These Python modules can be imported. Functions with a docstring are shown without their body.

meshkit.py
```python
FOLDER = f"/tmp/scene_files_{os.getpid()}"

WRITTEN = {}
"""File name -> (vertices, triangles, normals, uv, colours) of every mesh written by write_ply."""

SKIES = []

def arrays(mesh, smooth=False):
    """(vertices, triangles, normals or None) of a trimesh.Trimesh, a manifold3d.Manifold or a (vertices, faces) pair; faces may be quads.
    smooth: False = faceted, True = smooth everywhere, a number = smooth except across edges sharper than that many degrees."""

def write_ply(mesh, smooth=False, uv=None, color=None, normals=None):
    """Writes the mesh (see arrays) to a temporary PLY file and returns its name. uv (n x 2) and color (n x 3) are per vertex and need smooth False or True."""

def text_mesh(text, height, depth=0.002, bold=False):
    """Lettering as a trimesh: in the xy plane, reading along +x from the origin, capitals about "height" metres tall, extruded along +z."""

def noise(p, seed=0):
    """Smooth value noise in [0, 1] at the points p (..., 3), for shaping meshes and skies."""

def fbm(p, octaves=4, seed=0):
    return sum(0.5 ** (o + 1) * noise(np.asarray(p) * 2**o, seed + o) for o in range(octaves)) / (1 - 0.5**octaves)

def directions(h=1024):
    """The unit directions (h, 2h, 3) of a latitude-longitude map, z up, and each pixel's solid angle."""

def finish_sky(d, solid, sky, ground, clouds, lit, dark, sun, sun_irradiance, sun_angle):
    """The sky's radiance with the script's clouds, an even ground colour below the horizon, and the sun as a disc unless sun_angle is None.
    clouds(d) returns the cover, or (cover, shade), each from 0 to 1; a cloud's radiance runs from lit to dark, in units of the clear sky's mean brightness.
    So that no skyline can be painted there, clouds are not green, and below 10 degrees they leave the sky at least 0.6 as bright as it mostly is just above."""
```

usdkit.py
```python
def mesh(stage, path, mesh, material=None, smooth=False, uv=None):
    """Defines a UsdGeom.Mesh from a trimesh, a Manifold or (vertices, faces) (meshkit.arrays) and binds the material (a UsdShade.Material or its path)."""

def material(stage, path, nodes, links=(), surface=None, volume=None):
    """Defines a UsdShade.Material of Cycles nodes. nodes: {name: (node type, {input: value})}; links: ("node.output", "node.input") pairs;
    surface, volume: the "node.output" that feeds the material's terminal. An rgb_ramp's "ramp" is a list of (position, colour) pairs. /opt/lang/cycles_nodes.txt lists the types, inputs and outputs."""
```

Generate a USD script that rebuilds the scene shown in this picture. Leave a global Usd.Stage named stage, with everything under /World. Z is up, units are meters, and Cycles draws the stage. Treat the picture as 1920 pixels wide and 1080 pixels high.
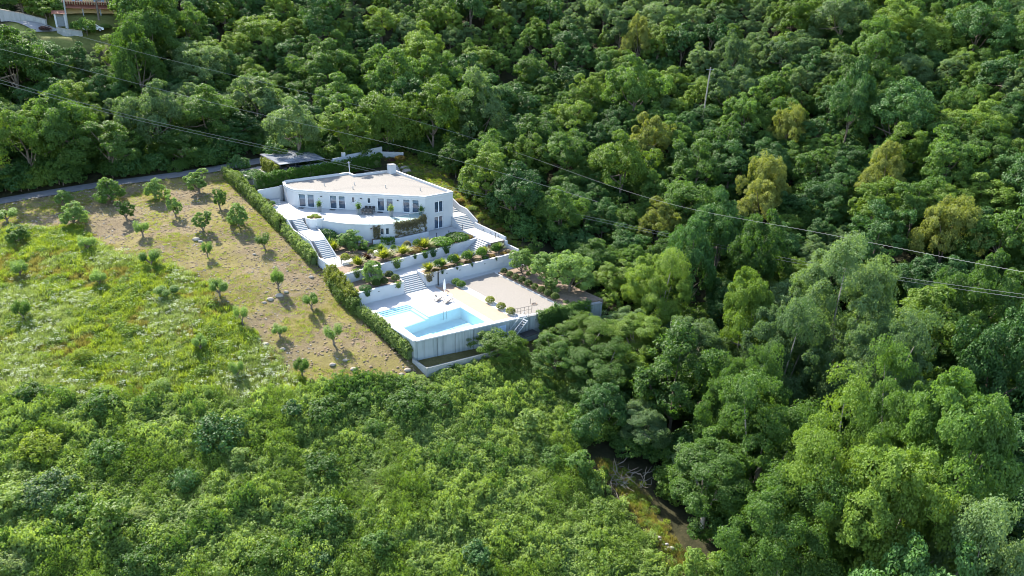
import math, random
import numpy as np
import trimesh, manifold3d as m3
from scipy.interpolate import RBFInterpolator, RegularGridInterpolator
from scipy.ndimage import gaussian_filter
from scipy.spatial import cKDTree
from pxr import Usd, UsdGeom, UsdLux, UsdShade, Gf, Sdf, Vt
import usdkit, meshkit

stage = Usd.Stage.CreateInMemory()
UsdGeom.SetStageUpAxis(stage, UsdGeom.Tokens.z)
UsdGeom.SetStageMetersPerUnit(stage, 1.0)
stage.DefinePrim('/World', 'Xform')
stage.DefinePrim('/World/Looks', 'Scope')

# ------------------------------------------------------------------ camera, sky, sun, exposure
EXPOSURE = 1.5
SKY = 0.145
SUN = 1.25
SUN_EL, SUN_AZ = math.radians(39), math.atan2(-0.60, 0.80)      # azimuth measured as atan2(x, y)
CAM_H, PITCH, ROLL = 36.4, math.radians(22), math.radians(2)

cam = UsdGeom.Camera.Define(stage, '/World/camera')
cam.CreateFocalLengthAttr(24.0)
cam.CreateHorizontalApertureAttr(36.0)
cam.CreateVerticalApertureAttr(20.25)
cam.CreateExposureAttr(EXPOSURE)
cam.CreateClippingRangeAttr(Gf.Vec2f(0.5, 5000))
_r0, _u0 = np.array([1., 0, 0]), np.array([0, math.sin(PITCH), math.cos(PITCH)])
_fw = np.array([0, math.cos(PITCH), -math.sin(PITCH)])
_rt = math.cos(ROLL) * _r0 + math.sin(ROLL) * _u0
_up = -math.sin(ROLL) * _r0 + math.cos(ROLL) * _u0
cam.AddTransformOp().Set(Gf.Matrix4d(*_rt, 0, *_up, 0, *(-_fw), 0, 0, 0, CAM_H, 1))
def _axes_ok(): return abs(np.dot(np.cross(_rt, _up), -_fw) - 1) < 1e-6
assert _axes_ok()

sun_dir = np.array([math.sin(SUN_AZ) * math.cos(SUN_EL), math.cos(SUN_AZ) * math.cos(SUN_EL), math.sin(SUN_EL)])
sky_mat = usdkit.material(stage, '/World/Looks/sky_light', {
    's': ('sky_texture', {'sky_type': 'single_scattering', 'sun_disc': False, 'sun_elevation': SUN_EL, 'sun_rotation': SUN_AZ,
                          'air_density': 1.0, 'aerosol_density': 1.0}),
    'b': ('background_shader', {'strength': SKY})}, [('s.color', 'b.color')], surface='b.background')
dome = UsdLux.DomeLight.Define(stage, '/World/sky')
UsdShade.MaterialBindingAPI.Apply(dome.GetPrim()).Bind(sky_mat)
sun = UsdLux.DistantLight.Define(stage, '/World/sun')
sun.CreateNormalizeAttr(True)
sun.CreateIntensityAttr(SUN)
sun.CreateAngleAttr(0.5)
sun.CreateColorAttr(Gf.Vec3f(1.0, 0.93, 0.82))
_sx = np.cross([0, 0, 1.0], sun_dir); _sx /= np.linalg.norm(_sx)
_sy = np.cross(sun_dir, _sx)
sun.AddTransformOp().Set(Gf.Matrix4d(*_sx, 0, *_sy, 0, *sun_dir, 0, 0, 0, 200, 1))

# ------------------------------------------------------------------ helpers
_names = {}
def numbered(parent, name):
    k = (parent, name); n = _names.get(k, 0); _names[k] = n + 1
    return f'{parent}/{name}' if n == 0 else f'{parent}/{name}_{n:03d}'

def tag(prim, label=None, cat=None, group=None, kind=None):
    for k, v in (('label', label), ('category', cat), ('group', group), ('kind', kind)):
        if v: prim.SetCustomDataByKey(k, v)
    return prim

class Thing:
    """An Xform at a thing's base; parts are given in world coordinates unless local=True."""
    def __init__(self, name, label, cat, loc=(0, 0, 0), rz=0.0, group=None, kind=None, path=None):
        self.path = path or numbered('/World', name)
        x = UsdGeom.Xform.Define(stage, self.path)
        self.loc, self.rz = np.array(loc, float), rz
        x.AddTranslateOp().Set(Gf.Vec3d(*map(float, loc)))
        if rz: x.AddRotateZOp().Set(math.degrees(rz))
        self.prim = x.GetPrim(); tag(self.prim, label, cat, group, kind)
    def part(self, name, mesh, mat, parent=None, local=False, smooth=False, label=None, kind=None):
        v, f = vf(mesh)
        if not local:
            c, s = math.cos(-self.rz), math.sin(-self.rz); v = v - self.loc
            v = np.stack([c * v[:, 0] - s * v[:, 1], s * v[:, 0] + c * v[:, 1], v[:, 2]], 1)
        p = numbered(parent or self.path, name)
        usdkit.mesh(stage, p, (v, f), MAT[mat], smooth=smooth)
        tag(stage.GetPrimAtPath(p), label, kind=kind)
        return p

def solo(name, mesh, mat, label=None, cat=None, group=None, kind=None, smooth=False, loc=None):
    v, f = vf(mesh)
    loc = v.mean(0) * [1, 1, 0] + [0, 0, v[:, 2].min()] if loc is None else np.array(loc, float)
    p = numbered('/World', name)
    m = usdkit.mesh(stage, p, (v - loc, f), MAT[mat], smooth=smooth)
    m.AddTranslateOp().Set(Gf.Vec3d(*map(float, loc)))
    return tag(stage.GetPrimAtPath(p), label, cat, group, kind)

def vf(mesh):
    if hasattr(mesh, 'to_mesh'):
        m = mesh.to_mesh(); return np.array(m.vert_properties[:, :3], float), np.array(m.tri_verts, int)
    if isinstance(mesh, trimesh.Trimesh): return np.array(mesh.vertices), np.array(mesh.faces)
    v, f = np.asarray(mesh[0], float), np.asarray(mesh[1], int)
    if f.shape[1] == 4: f = np.vstack([f[:, [0, 1, 2]], f[:, [0, 2, 3]]])
    return v, f

def join(*ms):
    vs, fs, n = [], [], 0
    for m in ms:
        v, f = vf(m); vs.append(v); fs.append(f + n); n += len(v)
    return np.vstack(vs), np.vstack(fs)

# the villa's own frame: s to the right along the terraces, t uphill, z up
VO, VB, VA = np.array([-11.17, 72.66, 0]), np.array([.7732, .6342, 0]), np.array([-.6342, .7732, 0])
VROT = math.atan2(VB[1], VB[0])
def W(s, t, z=0.0):
    return VO + np.multiply.outer(np.asarray(s, float), VB) + np.multiply.outer(np.asarray(t, float), VA) + np.multiply.outer(np.asarray(z, float), [0, 0, 1.0])
def toW(mesh):
    v, f = vf(mesh); return VO + v[:, :1] * VB + v[:, 1:2] * VA + v[:, 2:] * np.array([0, 0, 1.0]), f
def toST(x, y):
    d = np.stack([np.asarray(x, float) - VO[0], np.asarray(y, float) - VO[1]], -1)
    return d @ VB[:2], d @ VA[:2]

def area2(p):
    p = np.asarray(p, float); q = np.roll(p, -1, 0); return float((p[:, 0] * q[:, 1] - q[:, 0] * p[:, 1]).sum())
def prism(poly, z0, z1, offset=0.0):
    p = np.asarray(poly, float)
    if area2(p) < 0: p = p[::-1]
    c = m3.CrossSection([p])
    if offset: c = c.offset(offset, m3.JoinType.Miter, 3.0)
    return c.extrude(z1 - z0).translate([0, 0, z0])
def bx(a0, a1, b0, b1, z0, z1):
    return m3.Manifold.cube([a1 - a0, b1 - b0, z1 - z0]).translate([a0, b0, z0])
def obox(p, q, w, z0, z1, side=0.0):
    """A box along the line p-q (plan), w wide; side shifts it sideways by that many widths."""
    p, q = np.array(p, float), np.array(q, float); d = q - p; L = np.linalg.norm(d); n = np.array([-d[1], d[0]]) / L * w
    return prism([p + n * (side - .5), q + n * (side - .5), q + n * (side + .5), p + n * (side + .5)], z0, z1)
def strip(pts, w, z0, z1):
    """A wall of width w along the polyline pts; z1 a number or one per point."""
    pts = np.array(pts, float); n = len(pts)
    d = np.gradient(pts, axis=0); d /= np.linalg.norm(d, axis=1, keepdims=True); nn = np.stack([-d[:, 1], d[:, 0]], 1) * w / 2
    zt = np.broadcast_to(z1, n); zb = np.broadcast_to(z0, n)
    v = np.stack([np.c_[pts - nn, zb], np.c_[pts + nn, zb], np.c_[pts + nn, zt], np.c_[pts - nn, zt]], 1).reshape(-1, 3)
    f = []
    for i in range(n - 1):
        for k in range(4):
            f.append([i * 4 + k, i * 4 + (k + 1) % 4, i * 4 + 4 + (k + 1) % 4, i * 4 + 4 + k][::-1])
    f += [[0, 1, 2, 3], [n * 4 - 1, n * 4 - 2, n * 4 - 3, n * 4 - 4]]
    return v, np.array(f)
def tube(pts, r, sides=6, cap=True):
    p = np.asarray(pts, float); r = np.broadcast_to(r, len(p))
    t = np.gradient(p, axis=0); t /= np.linalg.norm(t, axis=1, keepdims=True) + 1e-9
    a = np.cross(t, np.where(np.abs(t[:, 2:]) < .9, [0, 0, 1.0], [1.0, 0, 0])); a /= np.linalg.norm(a, axis=1, keepdims=True) + 1e-9
    b = np.cross(t, a); g = np.arange(sides) * 2 * np.pi / sides
    v = (p[:, None] + r[:, None, None] * (np.cos(g)[None, :, None] * a[:, None] + np.sin(g)[None, :, None] * b[:, None])).reshape(-1, 3)
    i, j = np.meshgrid(np.arange(len(p) - 1), np.arange(sides), indexing='ij')
    q = np.stack([i * sides + j, i * sides + (j + 1) % sides, (i + 1) * sides + (j + 1) % sides, (i + 1) * sides + j], -1).reshape(-1, 4)
    f = np.vstack([q[:, [0, 1, 2]], q[:, [0, 2, 3]]])
    if cap:
        n = len(v); v = np.vstack([v, p[:1], p[-1:]]); k = np.arange(sides); e = (len(p) - 1) * sides
        f = np.vstack([f, np.stack([k, np.full(sides, n), (k + 1) % sides], 1)[:, ::-1], np.stack([e + k, e + (k + 1) % sides, np.full(sides, n + 1)], 1)])
    return v, f
def nrm(a): return a / (np.linalg.norm(a, axis=-1, keepdims=True) + 1e-9)
def leaves(P, N, L, Wd, rng, spread=.6, fold=.15):
    """Diamond-shaped leaves at P facing roughly N."""
    n = len(P); N = nrm(nrm(N) + spread * rng.normal(size=(n, 3)))
    T = nrm(np.cross(N, rng.normal(size=(n, 3)))); B = np.cross(N, T)
    L = (L * rng.uniform(.7, 1.3, n))[:, None]; Wd = (Wd * rng.uniform(.7, 1.3, n))[:, None]
    v = np.stack([P - T * L / 2, P - B * Wd / 2 + N * Wd * fold, P + T * L / 2, P + B * Wd / 2 + N * Wd * fold], 1).reshape(-1, 3)
    k = np.arange(n)[:, None] * 4
    return v, np.vstack([k + [0, 1, 2], k + [0, 2, 3]])
def sph(n, rng): return nrm(rng.normal(size=(n, 3)))

# ------------------------------------------------------------------ materials
MAT = {}
def mat(name, nodes, links, surface='p.BSDF', volume=None):
    MAT[name] = usdkit.material(stage, '/World/Looks/' + name, nodes, links, surface=surface, volume=volume)
def plain(name, col, rough=.6, var=.10, scale=1.5, bump=0.0, bscale=20., metallic=0., spec=.4):
    """A colour with soft uneven weathering and fine relief."""
    c = np.array(col)
    nodes = {'g': ('geometry', {}), 'n': ('noise_texture', {'scale': scale, 'detail': 6, 'roughness': .65}),
             'r': ('rgb_ramp', {'ramp': [(.3, tuple(c * (1 - var))), (.7, tuple(np.minimum(c * (1 + var), .95)))]}),
             'p': ('principled_bsdf', {'roughness': rough, 'metallic': metallic, 'specular_ior_level': spec})}
    links = [('g.position', 'n.vector'), ('n.fac', 'r.fac'), ('r.color', 'p.base_color')]
    if bump:
        nodes |= {'n2': ('noise_texture', {'scale': bscale, 'detail': 4}), 'b': ('bump', {'strength': bump, 'distance': .03})}
        links += [('g.position', 'n2.vector'), ('n2.fac', 'b.height'), ('b.normal', 'p.normal')]
    mat(name, nodes, links)
def foliage(name, dark, light, trans=.48, rand=.5, scale=.16, tint=None):
    """Leaves: every leaf, every plant and every spot of the slope has its own tone."""
    d, l = np.array(dark), np.array(light)
    nodes = {'g': ('geometry', {}), 'o': ('object_info', {}), 'n': ('noise_texture', {'scale': scale, 'detail': 3}),
             'a': ('math', {'math_type': 'multiply', 'value2': .42}), 'a2': ('math', {'math_type': 'multiply_add', 'value2': .36}),
             'a3': ('math', {'math_type': 'multiply_add', 'value2': .30}),
             'r': ('rgb_ramp', {'ramp': [(.12, tuple(d)), (.5, tuple((d + l) / 2)), (.88, tuple(l))]}),
             'df': ('principled_bsdf', {'roughness': .5, 'specular_ior_level': .35}), 'tr': ('translucent_bsdf', {}),
             'tc': ('mix_color', {'blend_type': 'multiply', 'fac': 1.0, 'b': (1.25, 1.25, .55)}),
             'm': ('mix_closure', {'fac': trans})}
    links = [('g.random_per_island', 'a.value1'), ('o.random', 'a2.value1'), ('a.value', 'a2.value3'), ('g.position', 'n.vector'), ('n.fac', 'a3.value1'), ('a2.value', 'a3.value3'),
             ('a3.value', 'r.fac'), ('r.color', 'df.base_color'), ('r.color', 'tc.a'), ('tc.result', 'tr.color'), ('df.BSDF', 'm.closure1'), ('tr.BSDF', 'm.closure2')]
    mat(name, nodes, links, surface='m.closure')

foliage('leaf_mid', (0.055, 0.122, 0.022), (0.178, 0.312, 0.068))
foliage('leaf_dark', (0.036, 0.098, 0.022), (0.12, 0.25, 0.06), trans=.30)
foliage('leaf_bright', (0.09, 0.168, 0.02), (0.255, 0.37, 0.07), trans=.42)
foliage('leaf_grey', (0.08, 0.15, 0.058), (0.24, 0.35, 0.14))
foliage('leaf_tan', (0.17, 0.21, 0.045), (0.4, 0.42, 0.13))
foliage('leaf_olive', (0.12, 0.22, 0.055), (0.34, 0.48, 0.16))
foliage('leaf_box', (0.04, 0.08, 0.012), (0.14, 0.21, 0.04))
foliage('leaf_lime', (0.14, 0.18, 0.02), (0.4, 0.43, 0.08))
foliage('leaf_hedge', (0.11, 0.18, 0.035), (0.37, 0.47, 0.16))
foliage('leaf_laurel', (0.05, 0.13, 0.012), (0.19, 0.35, 0.04))
foliage('leaf_dryivy', (0.14, 0.125, 0.07), (0.34, 0.3, 0.18))
foliage('leaf_purple', (.050, .028, .026), (.150, .080, .070))
foliage('leaf_orange', (0.16, 0.12, 0.03), (0.4, 0.27, 0.07))
foliage('leaf_herb', (0.16, 0.235, 0.022), (0.44, 0.52, 0.095), scale=.35)
foliage('leaf_pale', (0.19, 0.26, 0.08), (0.42, 0.5, 0.22), scale=.35)
foliage('leaf_bramble', (0.145, 0.235, 0.048), (0.42, 0.53, 0.18), scale=.25)
foliage('leaf_dry', (0.17, 0.16, 0.05), (0.36, 0.33, 0.14), scale=.35)
plain('umbel_white', (.50, .54, .36), .8, .15, 3)
plain('bark', (.13, .105, .08), .9, .35, 4, .6, 12)
plain('bark_pale', (.27, .24, .20), .9, .3, 4, .5, 12)
plain('dry_wood', (.26, .22, .18), .9, .3, 3)

# ------------------------------------------------------------------ terrain
CP = np.array([(-82, 105, 5.2), (-70, 113.6, 6.6), (-52, 122, 8), (-43, 111, 6.3), (-32.7, 98.8, 3.9), (-24.8, 89.3, 1.6), (-19.5, 81.7, -0.4), (-11.2, 72.3, -2.4), (-24.3, 69.3, -2.6), (-57, 66.6, -2.6), (-41, 42.7, -8), (-15, 44, -8.5), (16, 48, -9.5), (11, 56.7, -8), (-75.8, 95.9, 4.1), (-51.8, 95, 4.2), (-35, 80.7, 0.9), (-85, 60, -3.5), (-60, 40, -7.5), (-3, 77, -3.2), (8, 82, -3.2), (14, 90, -2.6), (20, 80, -7.5), (26, 91, -6.5), (37, 82, -5.5), (59, 74.6, -3.5), (48, 70, -6), (23.5, 57, -11), (39.5, 42.5, -11), (54, 90, 0), (73, 101, 8.5), (46.7, 112.7, 5.5), (57.6, 149, 21), (64.7, 173, 32), (96, 146, 30), (-2.6, 195, 30), (-1.6, 160, 13), (-1, 138, 7.5), (12, 106, -2.5), (2, 104, 1.5), (-5, 114, 4.5), (-14, 128, 7), (-104.6, 164.6, 30.3), (-112.6, 161.6, 31.9), (-103, 170, 31.8), (-100, 161.4, 28.4), (-110, 174, 32.8), (-116.4, 162.5, 31.6), (-97, 176, 33), (-92, 160, 26), (-63, 174, 22), (-76, 135, 10), (-88, 180, 27), (-30, 147, 9.3), (-23.5, 152, 9.7), (-36, 132, 8.6), (-105, 120, 8), (-118, 160, 27), (-140, 180, 30), (-40, 200, 33), (20, 135, 9), (25, 120, 2.5), (30, 160, 17), (35, 205, 38), (100, 190, 44), (120, 110, 22), (95, 75, 4), (75, 45, -4), (0, 20, -14), (-40, 10, -14), (40, 10, -15), (0, -40, -24), (-120, 40, -8), (-180, 110, 6), (150, 60, 5), (-150, 260, 52), (0, 270, 62), (150, 240, 72), (-260, 180, 40), (260, 150, 60), (-200, 0, -14), (200, 0, -10), (0, 420, 115), (-350, 350, 90), (350, 350, 130), (0, -300, -55), (-350, -150, -35), (350, -150, -30), (-400, 100, 15), (400, 100, 50), (0, 700, 160), (-600, 600, 120), (600, 600, 170), (-600, -400, -60), (600, -400, -60)], float)
RB = RBFInterpolator(CP[:, :2], CP[:, 2], kernel='linear', smoothing=1.0)
_gx, _gy = np.arange(-420, 421, 2.0), np.arange(-320, 601, 2.0)
_coarse = RB(np.stack(np.meshgrid(_gx, _gy, indexing='ij'), -1).reshape(-1, 2)).reshape(len(_gx), len(_gy))
_coarse = gaussian_filter(_coarse, 1.2)
_Zi = RegularGridInterpolator((_gx, _gy), _coarse, bounds_error=False, fill_value=None)
def Z(x, y):
    x, y = np.broadcast_arrays(np.asarray(x, float), np.asarray(y, float))
    return _Zi(np.stack([x.ravel(), y.ravel()], 1)).reshape(x.shape)
def inside(poly, x, y):
    p = np.asarray(poly, float); q = np.roll(p, -1, 0); x, y = np.asarray(x, float), np.asarray(y, float); c = np.zeros(x.shape, bool)
    for (x0, y0), (x1, y1) in zip(p, q):
        if y0 != y1: c ^= ((y0 > y) != (y1 > y)) & (x < (x1 - x0) * (y - y0) / (y1 - y0) + x0)
    return c
def seg_dist(pts, x, y):
    """Distance to a polyline and the place along it."""
    x, y = np.asarray(x, float), np.asarray(y, float); best = np.full(x.shape, 1e9); at = np.zeros(x.shape); run = 0.0
    for (x0, y0), (x1, y1) in zip(pts[:-1], pts[1:]):
        dx, dy = x1 - x0, y1 - y0; L = math.hypot(dx, dy); u = np.clip(((x - x0) * dx + (y - y0) * dy) / L**2, 0, 1)
        d = np.hypot(x - x0 - u * dx, y - y0 - u * dy); m = d < best; best = np.where(m, d, best); at = np.where(m, run + u * L, at); run += L
    return best, at

ROAD = np.array([(-132, 66), (-110, 88), (-97, 98), (-90.1, 102.1), (-83.1, 106.4), (-76.9, 110.4), (-70.5, 114.6), (-62.7, 118.4), (-55.5, 122.4), (-49.5, 127.6), (-44, 133), (-38.6, 138.2), (-30.5, 145.6), (-23.0, 151.5), (-17, 156), (-8, 164), (0, 176)], float)
FARROAD = np.array([(-150, 158), (-128, 160.5), (-116.4, 162.2), (-109.8, 162.2), (-105.5, 161.2), (-103.2, 159.6)], float)
SOIL = [(-96, 92), (-81.7, 104.3), (-72.6, 110.6), (-61.3, 116.2), (-51.4, 121.5), (-41.3, 110.3), (-32.5, 98.3), (-27.4, 90.7), (-19.3, 80.7), (-11.1, 71.1), (-10.2, 69.5), (-15.5, 67.9), (-22.1, 65.6), (-25.6, 69.4), (-32.7, 75.8), (-37.4, 79.7), (-40.1, 83.1), (-46.2, 87.3), (-57.5, 90.8), (-65.0, 97.3), (-76.5, 96.6)]
VILLA = W(*np.array([(-1.0, -2.9), (13, -4.6), (27.5, -7), (28.5, 6), (27.9, 60), (16, 57), (5, 64), (-1.2, 61)]).T)[:, :2]
MEADOW = [(-96, 92), (-76.5, 96.6), (-65.0, 97.3), (-57.5, 90.8), (-46.2, 87.3), (-40.1, 83.1), (-37.4, 79.7), (-32.7, 75.8), (-25.6, 69.4), (-22.1, 65.6), (-27, 64), (-40, 62.5), (-58, 62), (-80, 60), (-100, 70)]
BRAMBLE = [(-22.1, 65.6), (-15.5, 67.9), (-10.4, 69.2), (-3.2, 74.2), (4.5, 76.5), (9.5, 71.5), (8.6, 64.5), (7.4, 59.8), (11.5, 53.5), (15.5, 47.2), (20, 38), (25, 20), (-60, 10), (-90, 40), (-100, 70), (-80, 60), (-58, 62), (-40, 62.5), (-27, 64)]
BANK = W(*np.array([(27.4, 12), (27.2, 20), (27.6, 30), (28, 45), (29, 62), (36, 64), (34, 45), (31.5, 30), (30.5, 18), (29.5, 10)]).T)[:, :2]
STRIP = W(*np.array([(-.6, -.1), (-.6, -3.2), (9.6, -4.4), (16, -5.4), (23, -7), (23, -4), (12, -1)]).T)[:, :2]
GULLY = [(9.6, 60.6), (11.4, 60.9), (13.6, 58.6), (14.6, 55.0), (15.6, 51.6), (17.2, 48.6), (16.2, 47.6), (14.4, 50.6), (12.9, 54.2), (11.4, 57.6)]
LEVEL = [(-12, -2.7), (-0.2, -2.6), (13.3, -2.4), (13.8, -.2), (20.4, -.2), (21.2, 1.6), (36, 1.8), (47.8, 3.2), (49.6, 7.9), (62, 8.1)]
def ground(x, y):
    """Height of the finished ground: hillside, cut under the villa's terraces, levelled along the roads."""
    x, y = np.asarray(x, float), np.asarray(y, float)
    z = Z(x, y)
    d, at = seg_dist(ROAD, x, y)
    rx = np.interp(at, _road_at, ROAD[:, 0]); ry = np.interp(at, _road_at, ROAD[:, 1]); zr = Z(rx, ry)
    w = np.clip((5.5 - d) / 2.5, 0, 1); z = z * (1 - w) + zr * w
    d, at = seg_dist(FARROAD, x, y)
    rx = np.interp(at, _far_at, FARROAD[:, 0]); ry = np.interp(at, _far_at, FARROAD[:, 1]); zr = Z(rx, ry)
    w = np.clip((5.5 - d) / 2.5, 0, 1); z = z * (1 - w) + zr * w
    s, t = toST(x, y)
    v = inside(VILLA, x, y)
    z = np.where(v, np.minimum(z, np.interp(t, [a for a, _ in LEVEL], [b for _, b in LEVEL])), z)
    n = meshkit.fbm(np.stack([x / 6, y / 6, 0 * x], -1), 4, 7) - .5
    flat = v | (seg_dist(ROAD, x, y)[0] < 3.4) | (seg_dist(FARROAD, x, y)[0] < 3.5)
    return z + np.where(flat, 0, n * .7)
def cum(p): return np.r_[0, np.cumsum(np.linalg.norm(np.diff(p, axis=0), axis=1))]
_road_at, _far_at = cum(ROAD), cum(FARROAD)

def axis(fine0, fine1, step, lo, hi):
    a = np.arange(fine0, fine1 + .01, step); g, out = step, [fine1]
    while out[-1] < hi: g = min(g * 1.25, 25); out.append(out[-1] + g)
    g, low = step, [fine0]
    while low[-1] > lo: g = min(g * 1.25, 25); low.append(low[-1] - g)
    return np.r_[low[:0:-1], a, out[1:]]
tx, ty = axis(-124, 32, .6, -420, 420), axis(40, 174, .6, -320, 600)
X, Y = np.meshgrid(tx, ty, indexing='ij')
TZ = ground(X, Y)
_Gi = RegularGridInterpolator((tx, ty), TZ, bounds_error=False, fill_value=None)
def G(x, y):
    x, y = np.broadcast_arrays(np.asarray(x, float), np.asarray(y, float))
    return _Gi(np.stack([x.ravel(), y.ravel()], 1)).reshape(x.shape)
ni, nj = X.shape
_i, _j = np.meshgrid(np.arange(ni - 1), np.arange(nj - 1), indexing='ij')
_q = np.stack([_i * nj + _j, (_i + 1) * nj + _j, (_i + 1) * nj + _j + 1, _i * nj + _j + 1], -1).reshape(-1, 4)
def soften(mask, s=1.2): return gaussian_filter(mask.astype(float), s)
zone = np.stack([soften(inside(SOIL, X, Y)), soften(inside(MEADOW, X, Y) | inside(BRAMBLE, X, Y) | (np.hypot(X + 103, Y - 168) < 13)), soften(inside(BANK, X, Y) | inside(GULLY, X, Y) | inside(STRIP, X, Y))], -1).reshape(-1, 3)
plain_soil = {
    'g': ('geometry', {}), 'a': ('attribute', {'attribute': 'zone'}), 'z': ('separate_color', {}),
    'n1': ('noise_texture', {'scale': .16, 'detail': 5, 'roughness': .6}), 'n2': ('noise_texture', {'scale': 1.1, 'detail': 6, 'roughness': .7}), 'n3': ('noise_texture', {'scale': 5.0, 'detail': 5, 'roughness': .75}),
    'soil': ('rgb_ramp', {'ramp': [(.25, (.086, .062, .036)), (.45, (.160, .121, .070)), (.6, (.228, .182, .110)), (.8, (.32, .27, .172))]}),
    'turf': ('rgb_ramp', {'ramp': [(.2, (.10, .09, .03)), (.5, (.19, .165, .05)), (.8, (.30, .245, .09))]}),
    'patch': ('rgb_ramp', {'ramp': [(.42, (0, 0, 0)), (.57, (.85, .85, .85))]}),
    'msum': ('math', {'math_type': 'multiply_add', 'value2': .5}), 'msc': ('math', {'math_type': 'multiply', 'value2': .5}),
    'orch': ('mix_color', {}), 'forest': ('rgb_ramp', {'ramp': [(.3, (.022, .026, .012)), (.7, (.060, .055, .028))]}),
    'mead': ('rgb_ramp', {'ramp': [(.3, (.085, .105, .022)), (.7, (.21, .21, .065))]}),
    'bank': ('rgb_ramp', {'ramp': [(.3, (.09, .08, .030)), (.5, (.15, .13, .05)), (.72, (.27, .21, .11))]}),
    'x1': ('mix_color', {}), 'x2': ('mix_color', {}), 'x3': ('mix_color', {}),
    'b': ('bump', {'strength': .9, 'distance': .12}), 'p': ('principled_bsdf', {'roughness': .95, 'specular_ior_level': .15})}
mat('earth', plain_soil, [('a.color', 'z.color'), ('g.position', 'n1.vector'), ('g.position', 'n2.vector'), ('g.position', 'n3.vector'),
    ('n2.fac', 'msum.value1'), ('n3.fac', 'msc.value1'), ('msc.value', 'msum.value3'), ('msum.value', 'soil.fac'), ('msum.value', 'turf.fac'), ('n1.fac', 'patch.fac'), ('patch.color', 'orch.fac'),
    ('soil.color', 'orch.a'), ('turf.color', 'orch.b'), ('n2.fac', 'forest.fac'), ('msum.value', 'mead.fac'), ('msum.value', 'bank.fac'),
    ('forest.color', 'x1.a'), ('orch.result', 'x1.b'), ('z.r', 'x1.fac'), ('x1.result', 'x2.a'), ('mead.color', 'x2.b'), ('z.g', 'x2.fac'), ('x2.result', 'x3.a'), ('bank.color', 'x3.b'), ('z.b', 'x3.fac'),
    ('x3.result', 'p.base_color'), ('n3.fac', 'b.height'), ('b.normal', 'p.normal')])
_keep = ~((np.abs(X.ravel()[_q].mean(1) - 400) < 0))
g_mesh = usdkit.mesh(stage, '/World/ground', (np.stack([X.ravel(), Y.ravel(), TZ.ravel()], 1), _q[_keep]), MAT['earth'], smooth=True)
UsdGeom.PrimvarsAPI(g_mesh).CreatePrimvar('zone', Sdf.ValueTypeNames.Color3fArray, 'vertex').Set(Vt.Vec3fArray.FromNumpy(zone.astype(np.float32)))
tag(g_mesh.GetPrim(), 'hillside ground with bare orchard soil, meadow and forest floor', 'hillside', kind='structure')

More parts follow.
